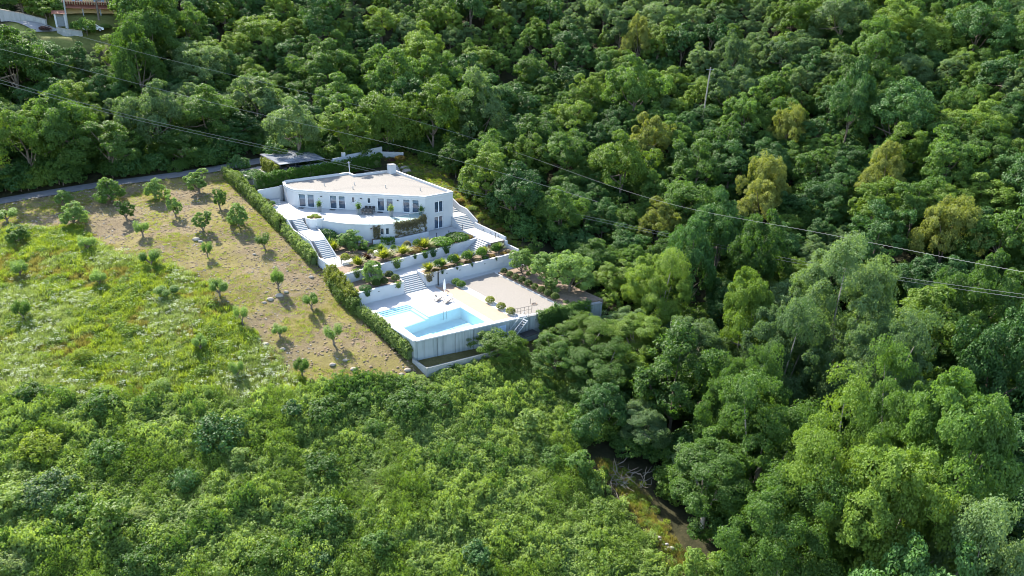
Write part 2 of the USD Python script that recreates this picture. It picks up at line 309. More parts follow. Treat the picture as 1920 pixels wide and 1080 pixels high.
def road_mesh(pts, w, lift=.05, step=1.0):
    at = cum(pts); a = np.arange(0, at[-1], step); p = np.stack([np.interp(a, at, pts[:, 0]), np.interp(a, at, pts[:, 1])], 1)
    p = gaussian_filter(p, (2, 0)); d = np.gradient(p, axis=0); d /= np.linalg.norm(d, axis=1, keepdims=True); n = np.stack([-d[:, 1], d[:, 0]], 1)
    off = np.array([-.5, -.25, 0, .25, .5]) * w; v = p[:, None] + n[:, None] * off[None, :, None]
    z = np.repeat((Z(p[:, 0], p[:, 1]))[:, None], 5, 1) + lift; z = np.maximum(z, G(v[..., 0], v[..., 1]) + lift * .8); m = 5
    v = np.concatenate([v, z[..., None]], -1).reshape(-1, 3); i, j = np.meshgrid(np.arange(len(p) - 1), np.arange(4), indexing='ij')
    return v, np.stack([i * m + j, (i + 1) * m + j, (i + 1) * m + j + 1, i * m + j + 1][::-1], -1).reshape(-1, 4)
plain('asphalt', (.150, .150, .152), .85, .22, 1.3, .3, 25)
plain('far_asphalt', (.30, .29, .28), .9, .15, 1.0)
solo('road', road_mesh(ROAD, 4.3), 'asphalt', 'narrow grey asphalt lane running between the olive orchard and the forest', 'road', kind='structure', smooth=True)
solo('road', road_mesh(FARROAD, 6.0, .14), 'far_asphalt', 'pale sunlit road bend below the yellow house in the far corner', 'road', kind='structure', smooth=True)

# ------------------------------------------------------------------ tree kinds (class prims; every tree in the scene is one Xform that references one of them)
def crown(seed, R, z0, z1, nl, n, leaf, squash=.85, low=-.45):
    """Foliage of a broad-leaved crown: boughs spaced round the crown, sprays on every bough, leaves on every spray, gaps between."""
    rng = np.random.default_rng(seed); c = np.array([0, 0, z0 + (z1 - z0) * .46]); ax = np.array([R, R, (z1 - z0) * .54])
    k = np.arange(nl) + .5; ph = np.arccos(1 - 2 * k / nl); th = np.pi * (1 + 5**.5) * k + seed
    d = nrm(np.stack([np.cos(th) * np.sin(ph), np.sin(th) * np.sin(ph), np.cos(ph)], 1) + .22 * rng.normal(size=(nl, 3))); d = d[d[:, 2] > low]
    az = np.arctan2(d[:, 1], d[:, 0]); wob = 1 + .20 * np.sin(az * 2 + seed) + .13 * np.sin(az * 3 + seed * 2.3)
    q = rng.uniform(.52, .86, len(d)); C = c + d * ax * (q * wob)[:, None]; rb = R * rng.uniform(.24, .42, len(d)) * (24 / nl) ** .33
    C = np.vstack([C, c + [[0, 0, .05 * R]]]); rb = np.r_[rb, .45 * R]
    P, N, m = [], [], max(6, int(n / len(C) / 13))
    for ci, ri in zip(C, rb):
        out = nrm(ci - c + [0, 0, .35 * R]); sd = sph(40, rng); sd = sd[sd @ out > -.35][:13]
        for e0 in sd:
            cs, rs = ci + e0 * ri * rng.uniform(.55, .95) * [1, 1, squash], ri * rng.uniform(.26, .48)
            e = sph(int(m * 1.5), rng); e = e[(e @ nrm(e0 + [0, 0, .4])) > -.5][:m]
            P.append(cs + e * (rs * (.45 + .6 * rng.random(len(e)) ** .6))[:, None] * [1.1, 1.1, .75]); N.append(e * .5 + e0 * .45 + out * .25 + [0, 0, .30])
    P, N = np.vstack(P), np.vstack(N)
    return leaves(P, N, leaf, leaf * .62, rng, .5), C, rb
def trunk(seed, h, C, r0, nlimb=6, lean=.25):
    rng = np.random.default_rng(seed + 99); top = np.array([rng.normal() * lean, rng.normal() * lean, h])
    zz = np.linspace(-.6, 1, 6); pts = np.stack([top[0] * np.clip(zz, 0, 1)**2, top[1] * np.clip(zz, 0, 1)**2, zz * h], 1)
    ms = [tube(pts, r0 * np.linspace(1.25, .7, 6), 7)]
    for ci in C[rng.permutation(len(C))[:nlimb]]:
        a = pts[rng.integers(3, 6)]; mid = (a + ci) / 2 + [0, 0, -.08 * np.linalg.norm(ci - a)] + rng.normal(size=3) * .12
        ms.append(tube(np.array([a, mid, ci]), r0 * np.array([.55, .36, .12]), 5))
    return join(*ms)

KIND_TONES = {}
stage.CreateClassPrim('/World/tree_kinds')
def make_kind(name, leaf_mesh, wood_mesh, tones, wood='bark'):
    """One class prim per shape and tone; crown and trunk are its parts."""
    base = f'/World/tree_kinds/{name}'
    for tone in tones:
        p = f'{base}_{tone}'; UsdGeom.Xform.Define(stage, p)
        usdkit.mesh(stage, p + '/crown', leaf_mesh, MAT['leaf_' + tone])
        if wood_mesh is not None: usdkit.mesh(stage, p + '/trunk', wood_mesh, MAT[wood], smooth=True)
        KIND_TONES.setdefault(name, []).append(tone)
SHAPES = {}
def tree_shape(name, seed, R, z0, z1, nl, n, leaf, r0, tones, **kw):
    wood = kw.pop('wood', 'bark')
    lm, C, r = crown(seed, R, z0, z1, nl, n, leaf, **kw)
    make_kind(name, lm, trunk(seed, z0 + .35 * (z1 - z0), C, r0), tones, wood)
    SHAPES[name] = (R, z1)
tree_shape('oak', 11, 4.6, .9, 9.4, 26, 21000, .25, .20, ['mid', 'dark', 'bright', 'grey', 'tan'])
tree_shape('ash', 12, 3.9, .9, 10.4, 30, 19000, .24, .17, ['mid', 'dark', 'bright', 'grey'])
tree_shape('hornbeam', 13, 4.9, .7, 8.2, 28, 21500, .25, .18, ['mid', 'dark', 'bright', 'grey', 'tan'])
tree_shape('maple', 14, 3.4, .6, 8.0, 24, 15500, .235, .14, ['mid', 'dark', 'bright', 'grey'])
tree_shape('elm', 15, 5.2, 1.0, 10.2, 30, 23500, .26, .22, ['mid', 'dark', 'bright', 'grey'])
tree_shape('big_oak', 21, 5.6, 1.0, 11.5, 40, 62000, .19, .30, ['mid', 'dark', 'bright', 'grey'], wood='bark_pale')
tree_shape('big_ash', 22, 4.4, 1.0, 12.0, 32, 46000, .185, .24, ['mid', 'bright', 'grey'], wood='bark_pale')

def copy_of(kind, name, label, cat, x, y, z, rz, sc, group=None):
    p = numbered('/World', name); prim = stage.DefinePrim(p, 'Xform'); xf = UsdGeom.Xformable(prim)
    xf.AddTranslateOp().Set(Gf.Vec3d(float(x), float(y), float(z))); xf.AddRotateZOp().Set(math.degrees(rz)); xf.AddScaleOp().Set(Gf.Vec3f(*map(float, sc)))
    prim.GetReferences().AddInternalReference('/World/tree_kinds/' + kind); prim.SetInstanceable(True)
    tag(prim, label, cat, group)
    return prim
def scatter(name, kinds, idx, pos, rz, sc, label, cat):
    """Uncountable plants: one PointInstancer, stuff."""
    pi = UsdGeom.PointInstancer.Define(stage, numbered('/World', name)); n = len(pos)
    targets = []
    for k in kinds:
        q = stage.DefinePrim(f"{pi.GetPath()}/{k.rpartition('/')[2]}", 'Xform'); q.GetReferences().AddInternalReference(k); targets.append(q.GetPath())
    pi.CreatePrototypesRel().SetTargets(targets); pi.CreateProtoIndicesAttr(Vt.IntArray.FromNumpy(np.asarray(idx, np.int32)))
    pi.CreatePositionsAttr(Vt.Vec3fArray.FromNumpy(np.asarray(pos, np.float32)))
    q = np.zeros((n, 4), np.float32); q[:, 2] = np.sin(rz / 2); q[:, 3] = np.cos(rz / 2)
    pi.CreateOrientationsAttr(Vt.QuathArray([Gf.Quath(float(a[3]), 0, 0, float(a[2])) for a in q]))
    sc = np.asarray(sc, np.float32); sc = np.repeat(sc[:, None], 3, 1) if sc.ndim == 1 else sc
    pi.CreateScalesAttr(Vt.Vec3fArray.FromNumpy(sc))
    return tag(pi.GetPrim(), label, cat, kind='stuff')
def in_view(x, y, z, mx=1.12, mt=1.12):
    d = np.stack([x, y, z - CAM_H], -1); w = d @ _fw; u, v = (d @ _rt) / w * 24 / 18, (d @ _up) / w * 24 / 10.125
    return (w > 1) & (np.abs(u) < mx) & (np.abs(v) < mt), u, v, w

# ------------------------------------------------------------------ the forest
HAND = [(25.1, 56.7, 'big_oak', 'mid', 1.04, 1.39), (19.1, 52.6, 'big_ash', 'mid', 1.05, 0.94), (27.5, 46.4, 'big_oak', 'bright', 0.93, 1.76), (23.3, 44.2, 'big_oak', 'mid', 0.86, 1.31), (29.2, 41.8, 'big_ash', 'bright', 1.05, 1.78), (29.3, 36.8, 'oak', 'dark', 0.91, 1.73), (34.8, 38.6, 'big_oak', 'grey', 0.82, 1.56), (37.1, 47.2, 'big_ash', 'mid', 1.05, 1.99), (37.3, 55.7, 'big_oak', 'mid', 0.82, 1.56), (39.0, 64.0, 'big_oak', 'grey', 0.82, 1.56), (38.3, 73.6, 'big_oak', 'grey', 1.07, 1.84), (30.8, 68.4, 'big_oak', 'grey', 0.86, 1.51), (22.1, 73.8, 'big_ash', 'grey', 0.91, 1.08), (16.0, 77.4, 'big_ash', 'bright', 0.91, 0.77), (9.3, 77.4, 'big_oak', 'bright', 0.75, 0.56), (20.4, 86.6, 'big_oak', 'bright', 0.82, 1.19), (14.7, 63.3, 'big_ash', 'grey', 0.73, 0.55), (10.6, 71.2, 'big_oak', 'mid', 0.79, 0.59), (5.6, 73.8, 'oak', 'mid', 0.74, 0.55), (-1.3, 75.0, 'hornbeam', 'bright', 0.65, 0.49), (28.4, 74.8, 'big_ash', 'bright', 0.86, 1.57), (25.2, 92.6, 'oak', 'dark', 0.91, 1.73), (24.0, 109.4, 'oak', 'tan', 0.78, 1.04), (42.4, 114.4, 'hornbeam', 'tan', 0.73, 1.4), (40.3, 109.8, 'oak', 'tan', 0.74, 1.09), (59.6, 109.9, 'oak', 'tan', 0.7, 1.25), (61.5, 93.6, 'hornbeam', 'tan', 0.78, 1.47), (25.6, 132.5, 'oak', 'tan', 0.87, 1.23), (50.7, 130.5, 'hornbeam', 'tan', 0.65, 1.24), (28.4, 175.7, 'oak', 'tan', 0.74, 1.4), (47.0, 158.2, 'maple', 'grey', 0.88, 1.68), (60.7, 128.4, 'elm', 'dark', 0.85, 1.6), (31.5, 100.2, 'elm', 'dark', 0.88, 1.52), (35.1, 93.6, 'oak', 'mid', 0.87, 1.65), (12.4, 101.2, 'elm', 'mid', 0.85, 0.65), (7.5, 109.7, 'elm', 'mid', 0.85, 0.95), (15.0, 94.8, 'oak', 'bright', 0.78, 0.65), (1.7, 130.0, 'oak', 'bright', 0.83, 1.01), (-10.2, 145.6, 'oak', 'mid', 0.83, 1.57), (7.3, 83.7, 'hornbeam', 'mid', 0.61, 0.46), (53.6, 66.0, 'elm', 'dark', 0.85, 1.61), (56.1, 76.7, 'elm', 'mid', 0.81, 1.53), (40.5, 54.6, 'oak', 'bright', 0.87, 1.65), (23.8, 61.6, 'big_oak', 'mid', 0.71, 1.34), (-115.0, 168.5, 'oak', 'mid', 1.09, 0.82), (-108.7, 166.7, 'hornbeam', 'bright', 0.73, 0.55), (-104.6, 151.4, 'maple', 'grey', 0.82, 0.73), (-93.1, 177.0, 'elm', 'mid', 1.06, 0.79), (-81.2, 158.4, 'elm', 'mid', 1.19, 1.51), (-78.6, 146.2, 'oak', 'mid', 1.13, 1.8), (-78.8, 118.1, 'elm', 'mid', 1.15, 1.44), (-71.7, 119.1, 'oak', 'mid', 1.22, 1.04), (-67.8, 129.3, 'elm', 'grey', 1.19, 1.34), (-59.5, 133.3, 'elm', 'mid', 1.23, 1.16), (-53.4, 142.3, 'oak', 'grey', 1.35, 1.26), (-45.1, 143.1, 'elm', 'dark', 1.08, 0.83), (-37.5, 148.3, 'elm', 'mid', 1.23, 1.22), (-83.8, 115.9, 'oak', 'bright', 1.17, 1.28), (-61.8, 125.6, 'hornbeam', 'mid', 1.06, 0.8), (-54.8, 133.2, 'oak', 'dark', 1.09, 0.82), (-23.1, 150.2, 'oak', 'dark', 1.22, 1.43), (-7.9, 143.8, 'ash', 'grey', 1.38, 1.69)]
def near_poly(poly, x, y, d): return seg_dist(np.vstack([poly, poly[:1]]), x, y)[0] < d
def forest_open(x, y, r):
    """Where forest trees stand clear of villa, road, orchard, meadow and scrub."""
    s, t = toST(x, y)
    bad = inside(SOIL, x, y) | inside(MEADOW, x, y) | inside(BRAMBLE, x, y) | inside(VILLA, x, y) | inside(BANK, x, y) | inside(GULLY, x, y)
    bad |= (seg_dist(ROAD, x, y)[0] < 2.6 + .55 * r) | (seg_dist(FARROAD, x, y)[0] < 4 + .6 * r)
    bad |= (s > -3) & (s < 27.5 + .6 * r) & (t > -2.5) & (t < 60) | (s > 26) & (s < 30 + .5 * r) & (t > 8) & (t < 62) | (s > 0) & (s < 29.5) & (t > -9) & (t < 10)
    bad |= (np.hypot(x + 103, y - 168) < 11) | ((np.hypot(x + 106, y - 158.5) < 5 + .3 * r)) | ((x < -88) & (y > 150) & (y < 176) & (x > -125))
    bad |= (y < 100) & (x < -20) & (y < 0.3 * x + 122)
    bad |= (s > 24) & (s < 32.5 + .6 * r) & (t > -6) & (t < 17)
    bad |= near_poly(GULLY, x, y, 1.5 + .6 * r)
    bad |= (x < 6) & (y < 77.5) & (x > -30)
    return ~bad
rng = np.random.default_rng(5)
trees = []                                                             # x, y, kind, tone, scale xy, scale z
for x, y, kind, tone, sx, sz in HAND: trees.append((x, y, kind, tone, sx, sz))
taken = [(t[0], t[1], SHAPES[t[2]][0] * t[4]) for t in trees]
cx, cy = rng.uniform(-190, 190, 80000), rng.uniform(35, 262, 80000)
vis = in_view(cx, cy, Z(cx, cy) + 5, 1.5, 1.4)[0] | in_view(cx + 8, cy - 11, Z(cx, cy) + 5, 1.1, 1.1)[0]
ok = vis & forest_open(cx, cy, 3.2)
TONES = ['mid'] * 9 + ['dark'] * 5 + ['bright'] * 5 + ['grey'] * 4
cell = {}
def near(x, y, r):
    i, j = int(x // 9), int(y // 9)
    return any((x - a)**2 + (y - b)**2 < (.66 * (r + c))**2 for di in (-1, 0, 1) for dj in (-1, 0, 1) for a, b, c in cell.get((i + di, j + dj), ()))
def put(x, y, r): cell.setdefault((int(x // 9), int(y // 9)), []).append((x, y, r))
for t in taken: put(*t)
for x, y in zip(cx[ok], cy[ok]):
    kind = ['oak', 'ash', 'hornbeam', 'maple', 'elm', 'maple'][rng.integers(6)]; sc = (rng.uniform(.75, 1.45) if rng.random() < .8 else rng.uniform(.6, .8)) * (1.08 if x < -15 and y < 170 else .95)
    r = SHAPES[kind][0] * sc
    if near(x, y, r): continue
    put(x, y, r)
    g = meshkit.noise(np.array([x / 22, y / 22, 3.3])); tone = TONES[int(np.clip(g * 1.3 - .15 + rng.normal() * .22, 0, .999) * len(TONES))]
    if rng.random() < .012: tone = 'tan'
    if tone not in KIND_TONES[kind]: tone = 'mid'
    trees.append((x, y, kind, tone, sc, sc * rng.uniform(.88, 1.15)))
print('forest trees', len(trees))

# ------------------------------------------------------------------ villa materials
def stained(name, col, stain, amount, vstretch=.12, scale=1.6, rough=.8, bump=.15):
    """Wall with rain streaks that run down it."""
    mat(name, {'g': ('geometry', {}), 'mp': ('mapping', {'scale': (scale, scale, scale * vstretch)}), 'n': ('noise_texture', {'scale': 1.0, 'detail': 6, 'roughness': .7}),
               'n2': ('noise_texture', {'scale': .6, 'detail': 5, 'roughness': .6}), 'r': ('rgb_ramp', {'ramp': [(.48, (0, 0, 0)), (.72, (amount,) * 3)]}),
               'r2': ('rgb_ramp', {'ramp': [(.3, tuple(np.array(col) * .93)), (.7, tuple(np.minimum(np.array(col) * 1.04, .9)))]}), 'm': ('mix_color', {'b': tuple(stain)}),
               'n3': ('noise_texture', {'scale': 14, 'detail': 4}), 'b': ('bump', {'strength': bump, 'distance': .02}), 'p': ('principled_bsdf', {'roughness': rough, 'specular_ior_level': .3})},
        [('g.position', 'mp.vector'), ('mp.vector', 'n.vector'), ('g.position', 'n2.vector'), ('n.fac', 'r.fac'), ('n2.fac', 'r2.fac'), ('r2.color', 'm.a'), ('r.color', 'm.fac'), ('m.result', 'p.base_color'),
         ('g.position', 'n3.vector'), ('n3.fac', 'b.height'), ('b.normal', 'p.normal')])
stained('white_render', (.44, .45, .46), (.40, .43, .44), .5)
stained('raw_concrete', (.30, .335, .325), (.10, .13, .13), .9, .05, 2.4, .9, .4)
stained('grey_concrete', (.27, .275, .265), (.16, .17, .15), .7, .3, 1.2, .9, .4)
plain('white_stone', (.45, .445, .435), .55, .05, .8)
plain('pink_stone', (.31, .225, .165), .65, .08, 2.0)
plain('coping_white', (.52, .52, .515), .6, .04, 1.0)
plain('roof_gravel', (.225, .210, .190), .95, .20, 6.0, .8, 9.0)
plain('court_gravel', (.225, .207, .184), .95, .20, 5.0, .8, 8.0)
plain('bed_soil', (.21, .155, .115), .95, .30, 3.0, .8, 8.0)
plain('frame_white', (.74, .75, .76), .4, .03)
plain('room_dark', (.13, .16, .20), .6, .5, .8)
plain('blind_grey', (.42, .44, .46), .8, .08)
plain('black_metal', (.03, .032, .035), .5, .1, 3, metallic=.3)
plain('planter_grey', (.13, .15, .16), .5, .1, 3)
plain('grey_metal', (.33, .35, .37), .4, .1, 3, metallic=.6)
plain('beige_cloth', (.46, .38, .31), .9, .1, 3)
plain('white_cloth', (.78, .77, .74), .9, .04, 3)
plain('pale_stone', (.29, .255, .21), .95, .25, 2.5, .6, 6)
plain('door_blue', (.40, .50, .62), .5, .1, 1)
plain('pool_white', (.60, .66, .67), .4, .03, 1)
plain('steel_wire', (.24, .25, .26), .5, .05, 1, metallic=.3)
plain('roof_panel', (.15, .165, .19), .9, .25, .9, spec=.1); plain('roof_panel_pale', (.24, .255, .28), .9, .2, .9, spec=.1)
mat('window_glass', {'t': ('transparent_bsdf', {'color': (.74, .80, .85)}), 'g': ('glossy_bsdf', {'roughness': .02, 'color': (.95, .97, 1)}), 'f0': ('fresnel', {'IOR': 1.7}), 'gb': ('geometry', {}), 'f': ('math', {'math_type': 'multiply'}), 'fi': ('math', {'math_type': 'subtract', 'value1': 1.0}), 'm': ('mix_closure', {})},
    [('gb.backfacing', 'fi.value2'), ('f0.fac', 'f.value1'), ('fi.value', 'f.value2'), ('f.value', 'm.fac'), ('t.BSDF', 'm.closure1'), ('g.BSDF', 'm.closure2')], surface='m.closure')
mat('rail_glass', {'t': ('transparent_bsdf', {'color': (.80, .90, .90)}), 'g': ('glossy_bsdf', {'roughness': .03, 'color': (.9, 1, 1)}), 'f0': ('fresnel', {'IOR': 1.5}), 'gb': ('geometry', {}), 'f': ('math', {'math_type': 'multiply'}), 'fi': ('math', {'math_type': 'subtract', 'value1': 1.0}), 'm': ('mix_closure', {})},
    [('gb.backfacing', 'fi.value2'), ('f0.fac', 'f.value1'), ('fi.value', 'f.value2'), ('f.value', 'm.fac'), ('t.BSDF', 'm.closure1'), ('g.BSDF', 'm.closure2')], surface='m.closure')
mat('pool_water', {'t': ('transparent_bsdf', {'color': (.79, .925, .94)}), 'g': ('glossy_bsdf', {'roughness': .03}), 'f0': ('fresnel', {'IOR': 1.33}), 'gb': ('geometry', {}), 'f': ('math', {'math_type': 'multiply'}), 'fi': ('math', {'math_type': 'subtract', 'value1': 1.0}), 'm': ('mix_closure', {}),
                   'ge': ('geometry', {}), 'n': ('noise_texture', {'scale': 2.2, 'detail': 3}), 'b': ('bump', {'strength': .25, 'distance': .05})},
    [('ge.position', 'n.vector'), ('n.fac', 'b.height'), ('b.normal', 'g.normal'), ('gb.backfacing', 'fi.value2'), ('f0.fac', 'f.value1'), ('fi.value', 'f.value2'), ('f.value', 'm.fac'), ('t.BSDF', 'm.closure1'), ('g.BSDF', 'm.closure2')], surface='m.closure')
mat('shallow_water', {'t': ('transparent_bsdf', {'color': (.82, .94, .95)}), 'g': ('glossy_bsdf', {'roughness': .03}), 'f0': ('fresnel', {'IOR': 1.33}), 'gb': ('geometry', {}), 'f': ('math', {'math_type': 'multiply'}), 'fi': ('math', {'math_type': 'subtract', 'value1': 1.0}), 'm': ('mix_closure', {})},
    [('gb.backfacing', 'fi.value2'), ('f0.fac', 'f.value1'), ('fi.value', 'f.value2'), ('f.value', 'm.fac'), ('t.BSDF', 'm.closure1'), ('g.BSDF', 'm.closure2')], surface='m.closure')

def vthing(name, label, cat, s, t, z, group=None, turn=0.0): return Thing(name, label, cat, W(s, t, z), VROT + turn, group)
def vsolo(name, mesh, m, *a, **k): return solo(name, toW(mesh), m, *a, **k)

# ------------------------------------------------------------------ terraces: pool deck, lower path, garden level, upper terrace
POOL = [(.35, .4), (9.9, -.8), (9.9, 5.0), (4.8, 4.9), (4.75, 9.75), (-.15, 9.7)]
DECK = [(0, 0), (12.8, -1.65), (26.6, -4.5), (27.3, 13.95), (9.8, 13.7), (9.7, 13.2), (6.05, 13.1), (-.8, 12.95)]
deck = vthing('pool_deck', None, None, 6, 6, 0, ); tag(deck.prim, 'white stone pool deck on the lowest terrace, between the concrete wall and the planted wall', 'deck', kind='structure')
deck.part('paving', toW(prism(DECK, -1.9, 0) - prism(POOL, -2.2, 1) - prism(POOL, -.05, 1, .0)), 'white_stone')
PINK = [(10.75, -1.1), (13.35, -1.35), (13.5, 9.9), (13.3, 12.95), (10.9, 12.9)]
deck.part('terracotta_paving', toW(prism(PINK, -.1, .004)), 'pink_stone')
for i in range(1, 9):                                                  # joints between the pale paving strips read as thin proud edges
    deck.part('coping_edge', toW(obox((-.62 + .02 * i, 1.35 * i), (-.12 + .02 * i, 1.35 * i), .03, 0, .003)), 'coping_white') if i < 8 else None
pool = vthing('swimming_pool', 'L shaped swimming pool with shallow corner steps and clear turquoise water', 'pool', 5, 4, -1.6)
pool.part('basin', toW(prism(POOL, -1.75, -.03, -.002) - prism([(.5, 4.3), (4.85, 4.8), (9.85, 4.95), (9.85, -.72), (.42, .45)], -1.55, 1) - prism([(-.05, 9.6), (.45, 4.0), (4.78, 4.4), (4.65, 9.65)], -.38, 1)), 'pool_white')
for k, (a, z) in enumerate(((9.65, -.12), (9.28, -.22), (8.9, -.31))):
    pool.part('step', toW(prism([(.0, a), (4.66, a + .02), (4.66, a - .38), (.02, a - .38)], -.385, z)), 'pool_white')
pool.part('step', toW(prism([(4.2, 8.5), (4.66, 8.5), (4.7, 4.6), (4.25, 4.6)], -.385, -.17)), 'pool_white')
pool.part('water', toW(prism([(.44, .48), (9.82, -.7), (9.82, 4.92), (4.84, 4.8), (.56, 4.28)], -.085, -.08)), 'pool_water', label='turquoise water of the deep end')
pool.part('shallow_water', toW(prism([(-.02, 9.6), (.43, 4.32), (4.72, 4.8), (4.64, 9.62)], -.084, -.079)), 'shallow_water', label='clear water over the shallow corner')
hr = vthing('pool_handrail', 'bent steel handrail at the inner corner of the pool', 'handrail', 7.0, 4.9, 0)
hr.part('rail', toW(join(tube([(6.8, 5.3, -.02), (6.8, 5.25, .8), (6.8, 4.9, .9), (6.8, 4.5, .5), (6.8, 4.4, -.9)], .03), tube([(7.3, 5.3, -.02), (7.3, 5.25, .8), (7.3, 4.9, .9), (7.3, 4.5, .5), (7.3, 4.4, -.9)], .03))), 'steel_wire', smooth=True)

# the concrete wall that carries the deck
fw = vthing('concrete_wall', 'raw concrete retaining wall with dark rain streaks carrying the pool deck', 'retaining wall', 6, -1, -4)
fw.part('wall', toW(prism([(.02, .02), (12.8, -1.6), (26.5, -4.45), (26.6, -4.75), (12.85, -1.97), (-.02, -.28), (-.33, -.05), (-1.1, 12.9), (-.82, 12.9)], -4.4, -.12)), 'raw_concrete')
fw.part('coping', toW(strip([(-1.0, 12.9), (-.22, -.12)], .42, -.118, .02)), 'coping_white'); fw.part('coping', toW(strip([(-.16, -.16), (12.8, -1.82), (14.0, -2.05)], .40, -.114, .024)), 'coping_white')
fw.part('coping', toW(strip([(15.2, -2.3), (26.6, -4.62)], .36, -.114, .024)), 'grey_concrete', label='bare grey coping beside the metal stair')
rngw = np.random.default_rng(3)
for k in range(19):                                                    # shuttering joints and drip marks: thin recessed looking battens standing proud
    s = 1.1 + k * 1.28 + rngw.uniform(-.25, .25); t = (-1.97 * (s / 12.85) - .28 * (1 - s / 12.85)) if s < 12.85 else -1.97 - (s - 12.85) * .2022
    if 10.2 < s < 12.6 or s > 25.5: continue
    fw.part('joint', toW(bx(s, s + .05, t - .015, t + .2, -3.6, -.16 - rngw.uniform(0, .2))), 'black_metal' if k % 2 else 'grey_concrete')
fw.part('door', toW(obox((10.9, -1.73), (12.1, -1.89), .12, -2.55, -.55)), 'door_blue', label='pale blue pump room door in the concrete wall')
dlow = vthing('low_wall', 'low grey concrete kerb wall round the soil strip below the pool', 'low wall', 5, -3, -3.6)
dlow.part('wall', toW(strip([(-.6, -.2), (-.5, -3.1), (6, -3.9), (9.6, -4.3)], .22, -4.6, -2.25)), 'grey_concrete')
dlow2 = vthing('low_wall', 'short grey concrete wall section in front of the climbing ivy', 'low wall', 18, -7, -4)
dlow2.part('wall', toW(strip([(15.5, -5.2), (17.2, -6.2), (22.5, -7.3), (22.9, -5.6)], .25, -4.6, -1.9)), 'grey_concrete')

def stairs(name, label, p0, p1, width, z0, z1, n, mat_='white_stone', base=None):
    """A straight flight from p0 (bottom, centre line) to p1 (top); every step is a part."""
    p0, p1 = np.array(p0, float), np.array(p1, float); d = (p1 - p0); L = np.linalg.norm(d); d /= L; q = np.array([-d[1], d[0]]) * width / 2
    th = vthing(name, label, 'stairs', *(p0 + p1) / 2, z0, 'garden stairs'); rise = (z1 - z0) / n; run = L / n
    for k in range(n):
        a, b = p0 + d * run * k, p1 + d * .06
        zt = z0 + rise * (k + 1); zb = z0 - .3 if k == 0 else zt - rise + .0
        th.part('step', toW(prism([a - q, b - q, b + q, a + q], zb, zt - .05)), 'white_render')
        th.part('tread', toW(prism([a - q - d * .04, a + d * (run + .0) - q, a + d * (run + .0) + q, a + q - d * .04], zt - .048, zt)), mat_)
    return th
# pool terrace back wall, planted shelf, lower path
path2 = vthing('lower_path', None, None, 14, 17, 0); tag(path2.prim, 'white paved path between the two long planted walls', 'path', kind='structure')
L2 = [(-.75, 13.25), (6.0, 13.35), (6.0, 15.85), (9.75, 15.9), (9.75, 14.0), (26.7, 14.4), (26.8, 17.5), (24.2, 17.5), (24.2, 20.35), (23.4, 20.35), (6.5, 18.05), (-.7, 17.1)]
path2.part('paving', toW(prism(L2, -2.2, 1.5)), 'white_stone')
w2a = vthing('planted_wall', 'white garden wall behind the pool, left of the pool steps, with the olive bed on top', 'garden wall', 2.5, 13.1, 0)
w2a.part('wall', toW(strip([(-.85, 12.98), (6.05, 13.2)], .3, -1.2, 1.78)), 'white_render'); w2a.part('wall', toW(strip([(6.1, 13.36), (6.1, 15.7)], .2, -.5, 1.782)), 'white_render'); w2a.part('coping', toW(strip([(-.85, 12.98), (6.05, 13.2)], .34, 1.784, 1.81)), 'coping_white')
w2a.part('soil', toW(prism([(-.72, 13.15), (5.98, 13.37), (5.98, 15.8), (5.6, 17.85), (-.7, 17.0)], 1.3, 1.62)), 'bed_soil')
w2b = vthing('planted_wall', 'long white garden wall behind the gravel court with a row of agaves and balls on top', 'garden wall', 18, 14, 0)
w2b.part('wall', toW(strip([(9.86, 13.66), (26.85, 14.1)], .3, -.3, 1.80)), 'white_render'); w2b.part('wall', toW(strip([(9.86, 13.83), (9.86, 15.7)], .26, -.2, 1.802)), 'white_render'); w2b.part('wall', toW(strip([(26.95, 13.98), (27.1, 17.4)], .26, -.5, 2.3)), 'white_render')
w2b.part('coping', toW(strip([(9.7, 13.65), (26.85, 14.1)], .36, 1.804, 1.83)), 'coping_white')
w2b.part('soil', toW(prism([(10.0, 13.83), (26.8, 14.27), (26.8, 17.3), (9.99, 15.6)], 1.2, 1.70)), 'bed_soil')
stairs('garden_stairs', 'broad white flight of steps leading down to the pool deck', (7.88, 13.1), (7.88, 15.85), 3.5, 0, 1.5, 9)
w1 = vthing('planted_wall', 'upper white garden wall with trailing plants, above the lower path', 'garden wall', 14, 19, 1)
w1.part('wall', toW(strip([(-.8, 17.25), (6.5, 18.2), (23.5, 20.5)], .28, .6, 2.95)), 'white_render'); w1.part('coping', toW(strip([(-.8, 17.25), (6.5, 18.2), (23.5, 20.5)], .34, 2.954, 2.98)), 'coping_white')
stairs('garden_stairs', 'short white flight at the far end of the lower path', (21.4, 18.9), (23.7, 18.95), 2.6, 1.5, 2.8, 7)
